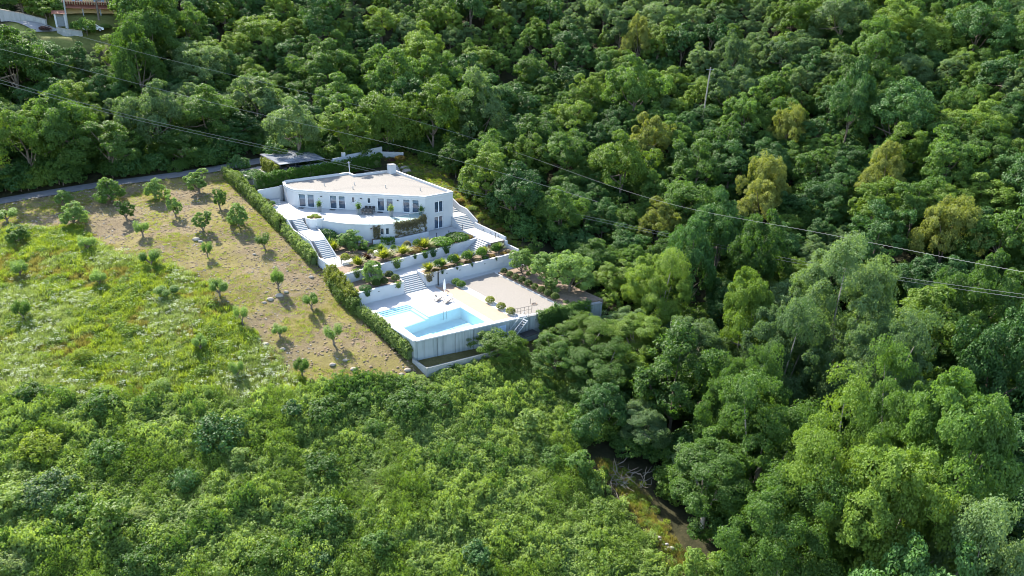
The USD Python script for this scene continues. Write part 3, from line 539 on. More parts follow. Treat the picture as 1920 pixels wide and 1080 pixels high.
# garden level
g1 = vthing('garden_terrace', None, None, 12, 23, 0); tag(g1.prim, 'middle garden level with white paths and planted soil in front of the villa', 'terrace', kind='structure')
L1 = [(-.75, 17.4), (6.5, 18.3), (23.5, 20.6), (24.3, 20.5), (24.3, 17.6), (27.0, 17.6), (27.2, 26), (27.2, 36), (24.6, 36), (24.5, 28.4), (18.9, 28.0), (17.6, 26.6), (12.1, 26.1), (8.6, 27.7), (5.7, 30.3), (3.3, 34.6), (2.9, 36.3), (-.75, 36.3)]
g1.part('soil', toW(prism(L1, -2.2, 2.78)), 'bed_soil')
for poly in ([(-.7, 20.6), (1.9, 20.9), (2.0, 25.1), (-.7, 25.1)], [(1.9, 21.6), (8.2, 22.2), (8.2, 23.6), (1.95, 22.9)], [(8.2, 21.8), (12, 22.6), (16.2, 23.2), (23.7, 22.0), (24.3, 17.65), (26.9, 17.65), (27.1, 26), (24.7, 28.3), (18.9, 27.9), (17.8, 26.0), (9.2, 25.9), (8.2, 25.0)]):
    g1.part('paving', toW(prism(poly, 2.4, 2.80)), 'white_stone')
w3 = vthing('low_wall', 'low white wall below the hanging ivy, in front of the villa basement', 'garden wall', 13, 25.6, 2.5)
w3.part('wall', toW(strip([(8.5, 26.4), (12.2, 25.35), (17.9, 25.75), (18.6, 27.6)], .25, 2.4, 3.62)), 'white_render'); w3.part('soil', toW(prism([(8.7, 26.6), (12.2, 25.5), (17.75, 25.9), (17.5, 26.5), (12.1, 26.05), (8.9, 27.5)], 2.6, 3.5)), 'bed_soil')
# right parapet of the garden level and the side stairs up along the house
wr = vthing('parapet_wall', 'white parapet wall along the right edge of the garden path', 'garden wall', 27, 22, 2)
wr.part('wall', toW(strip([(27.1, 17.45), (27.15, 19), (27.0, 25.6)], .26, 1.0, [3.35, 3.4, 3.7])), 'white_render'); wr.part('return_wall', toW(strip([(26.97, 17.4), (26.97, 16.9)], .26, .6, 2.9)), 'white_render')
wr.part('stair_parapet', toW(strip([(27.5, 25.7), (27.6, 29), (27.6, 31), (27.6, 36)], .26, 1.5, [3.9, 5.2, 5.3, 7.0])), 'white_render'); wr.part('stair_parapet', toW(strip([(27.55, 36.1), (27.4, 48)], .24, 3, [6.6, 7.0])), 'white_render')
stairs('garden_stairs', 'white side steps beside the right house wall, lower flight', (25.85, 25.9), (25.85, 29.0), 3.0, 2.8, 4.2, 8)
g2 = vthing('stair_landing', 'white landing between the two side flights by the house corner', 'landing', 26, 30, 3, ); g2.part('slab', toW(prism([(24.3, 29.02), (27.4, 29.02), (27.4, 31.2), (24.3, 31.2)], 2.0, 4.2)), 'white_stone'); g2.part('wall', toW(strip([(24.25, 25.9), (24.25, 28.4)], .2, 2.5, [3.0, 4.5])), 'white_render')
stairs('garden_stairs', 'white side steps beside the right house wall, upper flight', (26.1, 31.2), (26.1, 35.6), 2.5, 4.2, 5.8, 9)
g3 = vthing('side_path', None, None, 26, 42, 5); tag(g3.prim, 'paved side path between the house and the grassy bank', 'path', kind='structure'); g3.part('paving', toW(prism([(24.55, 35.62), (27.4, 35.62), (27.3, 48.3), (24.5, 48.3)], 4.0, 5.8)), 'white_stone')
stairs('garden_stairs', 'grey rear steps behind the chimney corner of the house', (26.0, 48.3), (27.0, 53.2), 2.0, 5.8, 8.2, 10, 'pale_stone')
# left flights
stairs('garden_stairs', 'white left steps below the upper terrace, upper flight beside the hedge', (.75, 33.9), (.75, 36.3), 1.55, 4.6, 5.8, 7)
g4 = vthing('stair_landing', 'long white landing halfway down the left steps beside the hedge', 'landing', .7, 31, 3); g4.part('slab', toW(prism([(-.3, 28.3), (1.7, 28.3), (2.4, 32), (2.6, 33.92), (-.1, 33.92)], 2.0, 4.6)), 'white_stone')
stairs('garden_stairs', 'white left steps ending at the garden path, lower flight beside the hedge', (.7, 25.0), (.7, 28.3), 1.7, 2.8, 4.6, 10)
wl = vthing('stair_wall', 'slim white cheek wall along the left garden steps', 'garden wall', 1.6, 28, 2.5); wl.part('wall', toW(strip([(1.62, 24.6), (1.66, 28.4), (2.5, 32.1), (2.9, 34.2), (2.1, 36.2)], .16, 2.3, [3.1, 4.85, 4.85, 5.0, 6.0])), 'white_render')
wl2 = vthing('boundary_wall', 'low white boundary wall between the left hedge and the villa steps', 'garden wall', -.75, 25, -1); wl2.part('wall', toW(strip([(-.85, 13.1), (-.85, 20), (-.85, 25), (-.75, 28), (-.75, 34), (-.75, 36.2), (-.8, 47.6)], .2, [-1.5, 0, 1, 2, 3, 3, 4], [1.8, 3.1, 3.1, 4.8, 4.9, 6.0, 6.1])), 'white_render')

# ------------------------------------------------------------------ upper terrace
F0 = np.array([18.9, 28.1]); FE = np.array([-.7293, .6842]); FN = np.array([-.6842, -.7293])
FACADE = [tuple(F0), tuple(F0 + FE * 21.0), (3.25, 43.2), (3.1, 44.2), (3.1, 45.5), (3.3, 47.2), (3.75, 48.8), (4.6, 49.6)]
HOUSE = FACADE + [(16.4, 50.0), (16.4, 47.95), (24.4, 47.95), (24.5, 28.5)]
EDGE = [(18.5, 28.1), (17.7, 26.6), (12.1, 26.05), (10.4, 26.6), (8.6, 27.7), (7.0, 28.9), (5.7, 30.3), (4.6, 31.9), (3.8, 33.3), (3.2, 34.6), (2.9, 36.3)]
up = vthing('upper_terrace', None, None, 6, 36, 2.8); tag(up.prim, 'white paved upper terrace in front of the villa windows, on a curved basement wall', 'terrace', kind='structure')
solid = EDGE + [(-.65, 36.35), (-.7, 47.6), (2.6, 47.6), (4.5, 44.5), (8, 42), (19.2, 31), (19.2, 28.3)]
front_w = [(9.05 + k * .0, 0) for k in range(0)]
TB = prism(solid, 2.0, 5.68)
for c, w_, za, zb in ((.63, .55, 4.1, 5.0), (.76, .55, 4.1, 5.0)):
    p = np.array([5.7, 30.3]) * (1 - c) + np.array([12.1, 26.05]) * c
BASE_A, BASE_B = np.array([8.6, 27.7]), np.array([12.1, 26.05]); bd = (BASE_B - BASE_A) / np.linalg.norm(BASE_B - BASE_A); bn = np.array([bd[1], -bd[0]])
cuts = []
def base_box(d, w, za, zb, depth0, depth1):
    a = BASE_A + bd * (d - w / 2); b = BASE_A + bd * (d + w / 2); return prism([a - bn * depth1, b - bn * depth1, b - bn * depth0, a - bn * depth0], za, zb)
BW = [(1.95, .55, 4.05, 5.1), (2.75, .55, 4.05, 5.1), (.35, .45, 4.85, 5.25)]
for w_ in BW: TB = TB - base_box(*w_, -.4, .35)
up.part('basement_wall', toW(TB), 'white_render')
for d, w_, za, zb in BW:
    wp = up.part('window', toW(base_box(d, w_, za, zb, .10, .14) - base_box(d, w_ - .12, za + .06, zb - .06, .0, .3)), 'frame_white'); up.part('pane', toW(base_box(d, w_ - .12, za + .06, zb - .06, .11, .12)), 'window_glass', wp); up.part('interior', toW(base_box(d, w_ - .02, za + .01, zb - .01, .30, .345)), 'room_dark', wp)
up.part('paving', toW(prism(solid, 5.682, 5.8, .05)), 'white_stone')
# glass balustrade on the right part of the terrace edge
gl = vthing('glass_balustrade', 'clear glass balustrade along the curved edge of the upper terrace', 'balustrade', 12, 26.3, 5.8)
rail = np.array([(18.3, 27.9), (17.6, 26.75), (14.8, 26.5), (12.1, 26.22), (10.4, 26.75), (8.7, 27.85), (7.1, 29.05)])
for k in range(len(rail) - 1):
    a, b = rail[k], rail[k + 1]; d = (b - a) / np.linalg.norm(b - a)
    gl.part('glass_panel', toW(obox(a + d * .05, b - d * .05, .02, 5.82, 6.72)), 'rail_glass')
    gl.part('post', toW(obox(a - d * .02, a + d * .02, .05, 5.8, 6.75)), 'grey_metal')
    gl.part('top_rail', toW(obox(a + d * .021, b - d * .021, .04, 6.722, 6.75)), 'grey_metal')
# planted ring at the left end of the terrace edge
pl = vthing('terrace_planter', 'low white curved planter filled with yellow succulents at the top of the left steps', 'planter', 3, 34.8, 5.8)
PLN = [(2.0, 36.0), (1.75, 35.0), (2.0, 34.1), (2.9, 33.6), (3.9, 33.6), (4.4, 34.4), (4.3, 35.4), (3.3, 36.2)]
pl.part('rim', toW(prism(PLN, 4.5, 6.05) - prism(PLN, 5.95, 7, -.16)), 'coping_white'); pl.part('soil', toW(prism(PLN, 5.6, 5.96, -.17)), 'bed_soil')
back_l = vthing('rear_wall', 'tall pale retaining wall joining the left end of the villa to the hedge', 'garden wall', 1, 48, 5); back_l.part('wall', toW(strip([(-.95, 47.5), (2.9, 48.3), (3.6, 48.95)], .3, 4, 8.1)), 'white_render')
stairs('garden_stairs', 'three low steps in the corner by the rounded left end of the villa', (.9, 45.6), (1.4, 47.3), 1.9, 5.8, 6.3, 3)
pb = vthing('terrace_planter', 'small corner planter with two low shrubs below the pale rear wall', 'planter', .2, 45.5, 5.8); pb.part('rim', toW(strip([(-.6, 43.6), (.7, 43.9), (.4, 46.9)], .16, 5.6, 6.05)), 'coping_white'); pb.part('soil', toW(prism([(-.65, 43.7), (.6, 43.95), (.3, 46.9), (-.6, 47.3)], 5.6, 5.98)), 'bed_soil')

# ------------------------------------------------------------------ the villa
villa = vthing('villa', 'white flat roofed villa with a slanted long front and gravel roof', 'house', 14, 40, 2.8)
RT = 8.62
body = prism(HOUSE, 2.0, RT) - prism(HOUSE, 8.22, 9.5, -.32)
def fbox(d, w, za, zb, d0, d1):
    a, b = F0 + FE * (d - w / 2), F0 + FE * (d + w / 2); return prism([a - FN * d1, b - FN * d1, b - FN * d0, a - FN * d0], za, zb)
SE = np.array([5.6, .4]) / np.linalg.norm([5.6, .4]); SN = np.array([SE[1], -SE[0]])
def sbox(d, w, za, zb, d0, d1):
    a, b = F0 + SE * (d - w / 2), F0 + SE * (d + w / 2); return prism([a - SN * d1, b - SN * d1, b - SN * d0, a - SN * d0], za, zb)
# openings: (box function, middle, width, sill, head, casements, kind)
OPEN = []
for mid in (19.55, 14.4, 6.55, 2.35):
    g = 1.42 if mid != 2.35 else 1.5
    OPEN += [(fbox, mid - g / 2, 1.16, 5.82, 8.02, 1, 'french_door'), (fbox, mid + g / 2, 1.16, 5.82, 8.02, 1, 'french_door')]
OPEN += [(fbox, 11.8, .55, 7.0, 7.95, 1, 'window'), (fbox, 9.2, .55, 7.0, 7.95, 1, 'window'), (sbox, 2.75, 1.7, 5.55, 7.45, 2, 'window'), (sbox, 2.7, 1.75, 2.83, 4.95, 2, 'french_door')]
for fn, d, w_, za, zb, n, kind in OPEN: body = body - fn(d, w_, za, zb, -.5, .42)
villa.part('wall', toW(body), 'white_render')
villa.part('roof', toW(prism(HOUSE, 8.1, 8.3, -.325)), 'roof_gravel')
villa.part('parapet_cap', toW(prism(HOUSE, RT + .003, RT + .06, .05) - prism(HOUSE, 8, 10, -.34)), 'coping_white')
villa.part('eaves_band', toW((prism(HOUSE, 8.32, 8.44, .06) - prism(HOUSE, 8, 10, .003))), 'coping_white')
for fn, d, w_, za, zb, n, kind in OPEN:
    cw = w_ / n; fr = fn(d, w_ - .004, za + .002, zb - .002, .10, .17)
    for k in range(n): fr = fr - fn(d - w_ / 2 + cw * (k + .5), cw - .15, za + .075, zb - .075, 0, .4)
    w0 = villa.part(kind, toW(fr), 'frame_white')
    for k in range(n): villa.part('pane', toW(fn(d - w_ / 2 + cw * (k + .5), cw - .15, za + .075, zb - .075, .13, .142)), 'window_glass', w0)
    villa.part('interior', toW(fn(d, w_ - .02, za + .01, zb - .01, .36, .41)), 'room_dark', w0)
    if kind == 'french_door' and fn is fbox: villa.part('blind', toW(fn(d, w_ - .06, zb - (.95 if d > 12 else .6), zb - .08, .30, .31)), 'blind_grey', w0)
    if kind == 'window': villa.part('sill', toW(fn(d, w_ + .14, za - .07, za - .004, -.08, .09)), 'coping_white', w0)
    else: villa.part('threshold', toW(fn(d, w_ + .02, za - .05, za - .004, -.05, .35)), 'grey_metal', w0)
for d in (17.0, 10.45, 4.45): villa.part('wall_lamp', toW(fbox(d, .22, 7.72, 7.86, -.16, -.003)), 'black_metal')
ch = villa.part('chimney', toW(bx(22.75, 23.95, 46.2, 47.3, 8.302, 9.9)), 'white_render', label='square white chimney block at the rear corner of the roof'); villa.part('cap', toW(bx(22.7, 24.0, 46.15, 47.35, 9.903, 9.97)), 'grey_metal', ch)
villa.part('roof_vent', toW(join(*[m3.Manifold.cylinder(.5, .07, .07, 10).translate([a, b, 8.31]) for a, b in ((9, 44), (13.5, 42), (17, 37.5), (21, 33), (12, 39.5))])), 'grey_metal')
ms = vthing('roof_mast', 'short white service mast holding the cables at the rear roof edge', 'mast', 16.5, 50.1, 8.6); ms.part('pole', toW(tube([(16.5, 49.9, 8.5), (16.5, 49.9, 10.6)], .05, 8)), 'frame_white'); ms.part('cross_arm', toW(tube([(16.1, 49.9, 10.4), (16.9, 49.9, 10.4)], .03, 6)), 'grey_metal'); ms.part('insulator', toW(tube([(16.1, 49.9, 10.4), (16.1, 49.9, 10.62)], .05, 6)), 'black_metal'); ms.part('insulator', toW(tube([(16.9, 49.9, 10.4), (16.9, 49.9, 10.62)], .05, 6)), 'black_metal')

# ------------------------------------------------------------------ court, beds, rear yard
court = vthing('gravel_court', None, None, 18, 6, 0); tag(court.prim, 'beige gravel court with a pale kerb beside the pool deck', 'court', kind='structure')
CRT = [(14.7, 12.3), (21.3, 12.6), (21.0, -1.9), (20.8, -2.75), (15.4, -1.9), (14.7, -.9)]
court.part('gravel', toW(prism(CRT, -.3, .012)), 'court_gravel'); court.part('kerb', toW(strip([(21.35, 12.5), (21.1, -2.8)], .14, -.2, .09)), 'coping_white'); court.part('kerb', toW(strip([(14.6, 12.4), (21.4, 12.75)], .12, -.2, .06)), 'grey_concrete')
bed = vthing('olive_bed', None, None, 24, 4, 0); tag(bed.prim, 'bare soil bed with olive trees between the gravel court and the forest', 'soil bed', kind='structure')
bed.part('soil', toW(prism([(21.5, 12.0), (27.0, 12.4), (27.2, -4.3), (21.3, -3.0)], -.4, .22)), 'bed_soil')
yard = vthing('rear_yard', None, None, 12, 58, 7); tag(yard.prim, 'pale paved yard behind the hedge with the carport', 'yard', kind='structure')
yard.part('paving', toW(prism([(2.5, 54.8), (22, 55.6), (22.5, 60), (14.6, 67), (4.2, 66.8), (-.5, 60)], 6.5, 8.3)), 'far_asphalt')
bw = vthing('street_wall', 'long stepped white wall along the lane behind the villa', 'boundary wall', 22, 58, 8)
bwp = [(16.6, 57.0), (20, 58.0), (24, 59.4), (29.2, 61.2)]
for k, (za) in enumerate((9.85, 10.05, 10.3)): bw.part('wall', toW(strip([bwp[k], bwp[k + 1]], .3, 7.2, za)), 'white_render')
bw.part('pillar', toW(bx(18.9, 19.5, 57.5, 58.1, 8, 10.6)), 'white_render'); bw.part('coping', toW(strip([(29.3, 61.1), (32.6, 58.4)], .34, 7.4, 9.3)), 'white_render'); bw.part('wall', toW(strip([(16.4, 56.9), (16.4, 55.0)], .3, 7.5, 9.6)), 'white_render')
bk = vthing('yard_wall', 'pale low wall at the back of the carport', 'boundary wall', 12, 57, 8); bk.part('wall', toW(strip([(7.2, 57.1), (15.9, 58.0)], .25, 7.5, 9.1)), 'white_render')
lf = vthing('bed_edging', 'white edging of the small bed between the lane and the left hedge', 'edging', 1, 55, 8); lf.part('edge', toW(strip([(.9, 53.3), (-.6, 61)], .2, 7.3, 8.65)), 'coping_white'); lf.part('edge', toW(strip([(.9, 53.3), (3.2, 54.2)], .2, 7.3, 8.4)), 'coping_white')
# carport
cp = vthing('carport', 'open carport with a flat roof of pale translucent panels on dark posts', 'carport', 10, 58.6, 8.3)
CA, CB, CC, CD = np.array([5.2, 53.2]), np.array([13.9, 54.1]), np.array([14.6, 64.3]), np.array([5.5, 63.8])
def cpq(u, v): return (CA * (1 - u) + CB * u) * (1 - v) + (CD * (1 - u) + CC * u) * v
for i in range(5):
    for j in range(7):
        g = .025
        cp.part('roof_panel', toW(prism([cpq((i + g) / 5, (j + g) / 7), cpq((i + 1 - g) / 5, (j + g) / 7), cpq((i + 1 - g) / 5, (j + 1 - g) / 7), cpq((i + g) / 5, (j + 1 - g) / 7)], 10.55 + .01 * ((i * 3 + j) % 3), 10.62 + .015 * ((i + j) % 2) + .01 * ((i * 3 + j) % 3))), 'roof_panel' if (i * 2 + j * 3) % 5 else 'roof_panel_pale')
for i in range(6): cp.part('rafter', toW(obox(cpq(i / 5 * .998 + .001, 0), cpq(i / 5 * .998 + .001, 1), .09, 10.38, 10.546)), 'black_metal')
for u, v in ((.02, .03), (.34, .03), (.66, .03), (.98, .03), (.02, .97), (.5, .97), (.98, .97), (.02, .5), (.98, .5)): p = cpq(u, v); cp.part('post', toW(bx(p[0] - .06, p[0] + .06, p[1] - .06, p[1] + .06, 8.2, 10.378)), 'black_metal')

# car under the carport
plain('car_paint', (.035, .045, .055), .25, .05, 1, spec=.8); plain('car_glass', (.02, .025, .03), .08, .05, 1, spec=.9); plain('tyre', (.02, .02, .02), .8, .05, 1); plain('white_paint', (.78, .79, .80), .3, .03, 1); plain('lamp_red', (.35, .03, .03), .3, .05, 1); plain('lamp_clear', (.7, .72, .74), .15, .05, 1)
def car(label, x, y, z, rz, paint):
    c = Thing('parked_car', label, 'car', (x, y, z), rz)
    prof = [(-2.1, .35), (-2.12, .75), (-1.95, .95), (-1.35, 1.02), (-.85, 1.42), (.75, 1.46), (1.45, 1.02), (2.0, .88), (2.12, .7), (2.12, .35)]
    def side(p, w): return m3.CrossSection([np.array(p)[::-1] if area2(p) < 0 else np.array(p)]).extrude(w).rotate([90, 0, 0]).translate([0, w / 2, 0])
    body = side(prof, 1.72) ^ m3.Manifold.cube([4.3, 1.72, 3], True).translate([0, 0, .5])
    body = body - side([(-1.22, 1.05), (-.8, 1.36), (.68, 1.39), (1.25, 1.05)], 1.9) if False else body
    for sx in (-1.32, 1.32): body = body - m3.Manifold.cylinder(2.2, .36, .36, 20).rotate([90, 0, 0]).translate([sx, 1.1, .33])
    c.part('body', body, paint, local=True, smooth=30)
    for sy in (-1, 1): c.part('side_window', side([(-1.15, 1.05), (-.78, 1.34), (.66, 1.37), (1.2, 1.05)], .012).translate([0, sy * .868, 0]), 'car_glass', local=True)
    c.part('windscreen', m3.Manifold.cube([.72, 1.45, .012], True).rotate([0, 32, 0]).translate([1.12, 0, 1.262]), 'car_glass', local=True); c.part('rear_window', m3.Manifold.cube([.55, 1.4, .012], True).rotate([0, -38.5, 0]).translate([-1.12, 0, 1.235]), 'car_glass', local=True)
    for sx in (-1.32, 1.32):
        for sy in (-1, 1):
            w0 = c.part('wheel', m3.Manifold.cylinder(.2, .32, .32, 20, True).rotate([90, 0, 0]).translate([sx, sy * .76, .32]), 'tyre', local=True, smooth=30); c.part('rim', m3.Manifold.cylinder(.03, .2, .2, 14, True).rotate([90, 0, 0]).translate([sx, sy * .87, .32]), 'grey_metal', w0, local=True)
    for sy in (-.6, .6): c.part('headlight', m3.Manifold.cube([.05, .36, .13], True).translate([2.1, sy, .73]), 'lamp_clear', local=True); c.part('tail_lamp', m3.Manifold.cube([.05, .3, .14], True).translate([-2.1, sy, .8]), 'lamp_red', local=True)
    return c
p = W(8.6, 56.0, 8.3); car('dark car parked under the carport roof, partly hidden by the ivy wall', p[0], p[1], p[2], VROT + 1.45, 'car_paint')

# ------------------------------------------------------------------ furniture on the terraces
def lounger(label, s, t, turn):
    th = vthing('sun_lounger', label, 'sun lounger', s, t, 0, 'loungers by the pool', turn)
    L, wd = 1.75, .64
    th.part('frame', join(bx(-.85, .85, -wd / 2, -wd / 2 + .05, .26, .31), bx(-.85, .85, wd / 2 - .05, wd / 2, .26, .31)), 'beige_cloth', local=True)
    th.part('seat', bx(-.85, .28, -wd / 2 + .055, wd / 2 - .055, .27, .36), 'beige_cloth', local=True); th.part('backrest', bx(0, .72, -wd / 2 + .055, wd / 2 - .055, 0, .07).rotate([0, -48, 0]).translate([.29, 0, .31]), 'white_cloth', local=True)
    for x in (-.75, .7):
        for y in (-.26, .26): th.part('leg', bx(x - .025, x + .025, y - .025, y + .025, 0, .258), 'black_metal', local=True)
lounger('sun lounger nearer the small table, left of its twin', 8.9, 8.7, .42); lounger('sun lounger nearer the pool edge, right of its twin', 9.5, 7.4, .42)
tb = vthing('side_table', 'small round table on the white deck beside the loungers', 'side table', 9.2, 10.0, 0); tb.part('table_top', m3.Manifold.cylinder(.04, .32, .32, 18).translate([0, 0, .45]), 'beige_cloth', local=True); tb.part('leg', m3.Manifold.cylinder(.449, .04, .04, 10), 'black_metal', local=True); tb.part('foot', m3.Manifold.cylinder(.03, .2, .2, 14), 'black_metal', local=True)
um = vthing('closed_parasol', 'closed white parasol standing behind the loungers', 'parasol', 10.7, 10.1, 0)
um.part('pole', m3.Manifold.cylinder(2.1, .03, .03, 8), 'frame_white', local=True); um.part('base', m3.Manifold.cylinder(.08, .32, .32, 20), 'white_cloth', local=True)
th_ = np.linspace(0, 2 * np.pi, 25)[:-1]; rings = [(.55, .05), (.62, .17), (.95, .17), (1.5, .12), (2.0, .05), (2.12, .01)]
uv_ = np.array([[r * (1 + .22 * math.cos(8 * a)) * math.cos(a), r * (1 + .22 * math.cos(8 * a)) * math.sin(a), z] for z, r in rings for a in th_]); uf = np.array([[k * 24 + i, k * 24 + (i + 1) % 24, k * 24 + 24 + (i + 1) % 24, k * 24 + 24 + i] for k in range(5) for i in range(24)])
um.part('canopy', (uv_, uf), 'white_cloth', local=True, smooth=True)
sh = vthing('garden_shower', 'dark slim garden shower post against the long white wall', 'shower', 11.6, 13.1, 0); sh.part('post', bx(-.07, .07, -.07, .07, 0, 2.15), 'black_metal', local=True); sh.part('head', bx(-.1, .1, -.42, -.071, 2.05, 2.12), 'black_metal', local=True); sh.part('base', bx(-.35, .35, -.7, .3, .005, .04), 'grey_metal', local=True)
for (s, t, h, lab) in ((5.3, 38.0, .95, 'tall grey planter on the upper terrace between the two left door pairs'), (9.8, 33.4, .95, 'tall grey planter beside the dining table on the upper terrace'), (13.5, 29.6, 1.0, 'tall grey planter in front of the third door pair'), (17.9, 27.8, .6, 'small dark planter at the terrace corner by the glass balustrade')):
    th = vthing('terrace_pot', lab, 'plant pot', s, t, 5.8, 'pots on the upper terrace'); th.part('pot', m3.Manifold.hull(bx(-.22, .22, -.22, .22, 0, .02) + bx(-.3, .3, -.3, .3, h - .02, h)) - bx(-.25, .25, -.25, .25, h - .12, h + 1), 'planter_grey', local=True); th.part('soil', bx(-.25, .25, -.25, .25, h - .14, h - .1), 'bed_soil', local=True)
    r_ = np.random.default_rng(int(s * 10)); P_ = r_.normal(size=(260, 3)) * [.2, .2, .26] + [0, 0, h + .38]; th.part('foliage', leaves(P_, P_ - [0, 0, h], .3, .10, r_, .8), 'leaf_mid' if s != 13.5 else 'leaf_hedge', local=True)
tb = vthing('dining_table', 'dark dining table set on the upper terrace', 'table', 11.4, 33.2, 5.8, turn=-.75); tb.part('table_top', bx(-.95, .95, -.45, .45, .71, .75), 'black_metal', local=True)
for x in (-.85, .85):
    for y in (-.36, .36): tb.part('leg', bx(x - .03, x + .03, y - .03, y + .03, 0, .708), 'black_metal', local=True)
cr, sr = math.cos(-.75), math.sin(-.75)
CH = ['front left', 'front middle', 'front right', 'rear left', 'rear middle', 'rear right']
for k, (dx, dy) in enumerate([(-.6, -.85), (0, -.88), (.6, -.85), (-.6, .85), (0, .88), (.6, .85)]):
    th = vthing('dining_chair', f'dark chair at the {CH[k]} of the terrace dining table', 'chair', 11.4 + cr * dx - sr * dy, 33.2 + sr * dx + cr * dy, 5.8, 'chairs round the dining table', -.75 + (0 if dy < 0 else math.pi))
    th.part('seat', bx(-.23, .23, -.22, .22, .42, .46), 'black_metal', local=True); th.part('backrest', bx(-.23, .23, -.25, -.21, .5, .9), 'black_metal', local=True)
    for x in (-.2, .2):
        for y in (-.19, .19): th.part('leg', bx(x - .018, x + .018, y - .018, y + .018, 0, .418), 'black_metal', local=True)
for d, lab in ((20.3, 'leftmost door'), (15.1, 'second door pair'), (7.25, 'third door pair')):
    p = F0 + FE * d + FN * .55; vsolo('door_mat', fbox(d, .9, 5.803, 5.83, -.9, -.3), 'black_metal', f'dark door mat in front of the {lab} of the villa', 'door mat', 'door mats')
BOL = [(18.4, 24.1, 2.8, 'dark bollard light on the garden path, left of two in front of the basement door'), (20.7, 24.0, 2.8, 'dark bollard light on the garden path, right of two in front of the basement door'), (.2, 21.9, 2.8, 'dark bollard light at the foot of the left steps, left one'), (.9, 21.3, 2.8, 'dark bollard light at the foot of the left steps, right one'), (-.5, 25.3, 2.8, 'dark bollard light beside the lowest tread of the left steps'), (26.3, 19.1, 2.8, 'dark bollard light on the sunlit right path'), (24.4, 25.6, 2.8, 'dark bollard light at the foot of the side steps')]
for s, t, z, lab in BOL:
    th = vthing('bollard_light', lab, 'bollard light', s, t, z, 'bollard lights'); th.part('post', m3.Manifold.cylinder(.8, .055, .055, 10), 'black_metal', local=True); th.part('lamp_head', m3.Manifold.cylinder(.12, .075, .075, 12).translate([0, 0, .802]), 'black_metal', local=True)
# small square lights let into the garden walls
for k, (s, t, z, n) in enumerate([(11 + 2.3 * i, 13.66 + .0259 * (1.14 + 2.3 * i) - .152, 1.25, 'w2b') for i in range(7)] + [(2.0 + 2.6 * i, 12.98 + .0319 * (2.85 + 2.6 * i) - .152, 1.25, 'w2a') for i in range(2)]):
    (w2b if n == 'w2b' else w2a).part('wall_light', toW(bx(s, s + .22, t - .02, t + .03, z, z + .1)), 'black_metal')
for t in (19, 21, 23): wr.part('wall_light', toW(bx(26.85, 26.95, t, t + .18, 3.0, 3.12)), 'black_metal')
# metal stair, bin and washing things below the deck
st_ = vthing('metal_stair', 'light steel stair with railings descending along the concrete wall', 'metal stair', 13.5, -2.8, -2.7)
a, b = np.array([14.6, -2.45]), np.array([11.9, -2.35])
for k in range(11):
    c = a + (b - a) * (k + .5) / 11; st_.part('step', toW(bx(c[0] - .14, c[0] + .14, c[1] - .75, c[1] - .08, -.06 - 2.4 * (k + .5) / 11, -.02 - 2.4 * (k + .5) / 11)), 'grey_metal')
for sh_ in (-.80, -.05): st_.part('stringer', toW(tube([(a[0], a[1] + sh_, -.08), (b[0], b[1] + sh_, -2.5)], .06, 6)), 'grey_metal'); st_.part('handrail', toW(tube([(a[0], a[1] + sh_, .95), (b[0], b[1] + sh_, -1.5), (b[0], b[1] + sh_, -2.5)], .03, 6)), 'grey_metal')
for k in range(4): c = a + (b - a) * k / 3.2; st_.part('post', toW(tube([(c[0], c[1] - .8, -.1 - 2.4 * k / 3.2), (c[0], c[1] - .8, .93 - 2.4 * k / 3.2)], .022, 5)), 'black_metal')
gr = vthing('guard_rail', 'thin dark guard rail on the wall top above the metal stair', 'railing', 15, -2, 0)
for k in range(6): gr.part('post', toW(tube([(13.7 + k * .55, -1.35 - k * .09, 0), (13.7 + k * .55, -1.35 - k * .09, 1.0)], .025, 5)), 'black_metal')
gr.part('top_rail', toW(tube([(13.7, -1.35, 1.0), (16.45, -1.8, 1.0)], .025, 5)), 'black_metal'); gr.part('middle_rail', toW(tube([(13.7, -1.35, .55), (16.45, -1.8, .55)], .018, 5)), 'black_metal')
bn_ = vthing('storage_tub', 'dark low storage tub standing below the metal stair', 'tub', 14.6, -3.6, -2.6); bn_.part('tub', m3.Manifold.hull(bx(-1.0, 1.0, -.5, .5, 0, .02) + bx(-1.1, 1.1, -.6, .6, .75, .8)), 'planter_grey', local=True); bn_.part('lid', bx(-1.13, 1.13, -.63, .63, .803, .87), 'black_metal', local=True)
ho = vthing('garden_hose', 'coiled reddish garden hose lying on the gravel court', 'hose', 18.5, .1, 0.02)
ang = np.linspace(0, 6 * np.pi, 60); ho.part('coil', tube(np.stack([.38 * np.cos(ang) * (1 + .1 * np.sin(ang * .7)), .3 * np.sin(ang), .03 + .004 * ang], 1), .025, 6), 'pink_stone', local=True); ho.part('stand', tube([(-.3, .5, 0), (-.3, .5, .75)], .035, 6), 'black_metal', local=True)

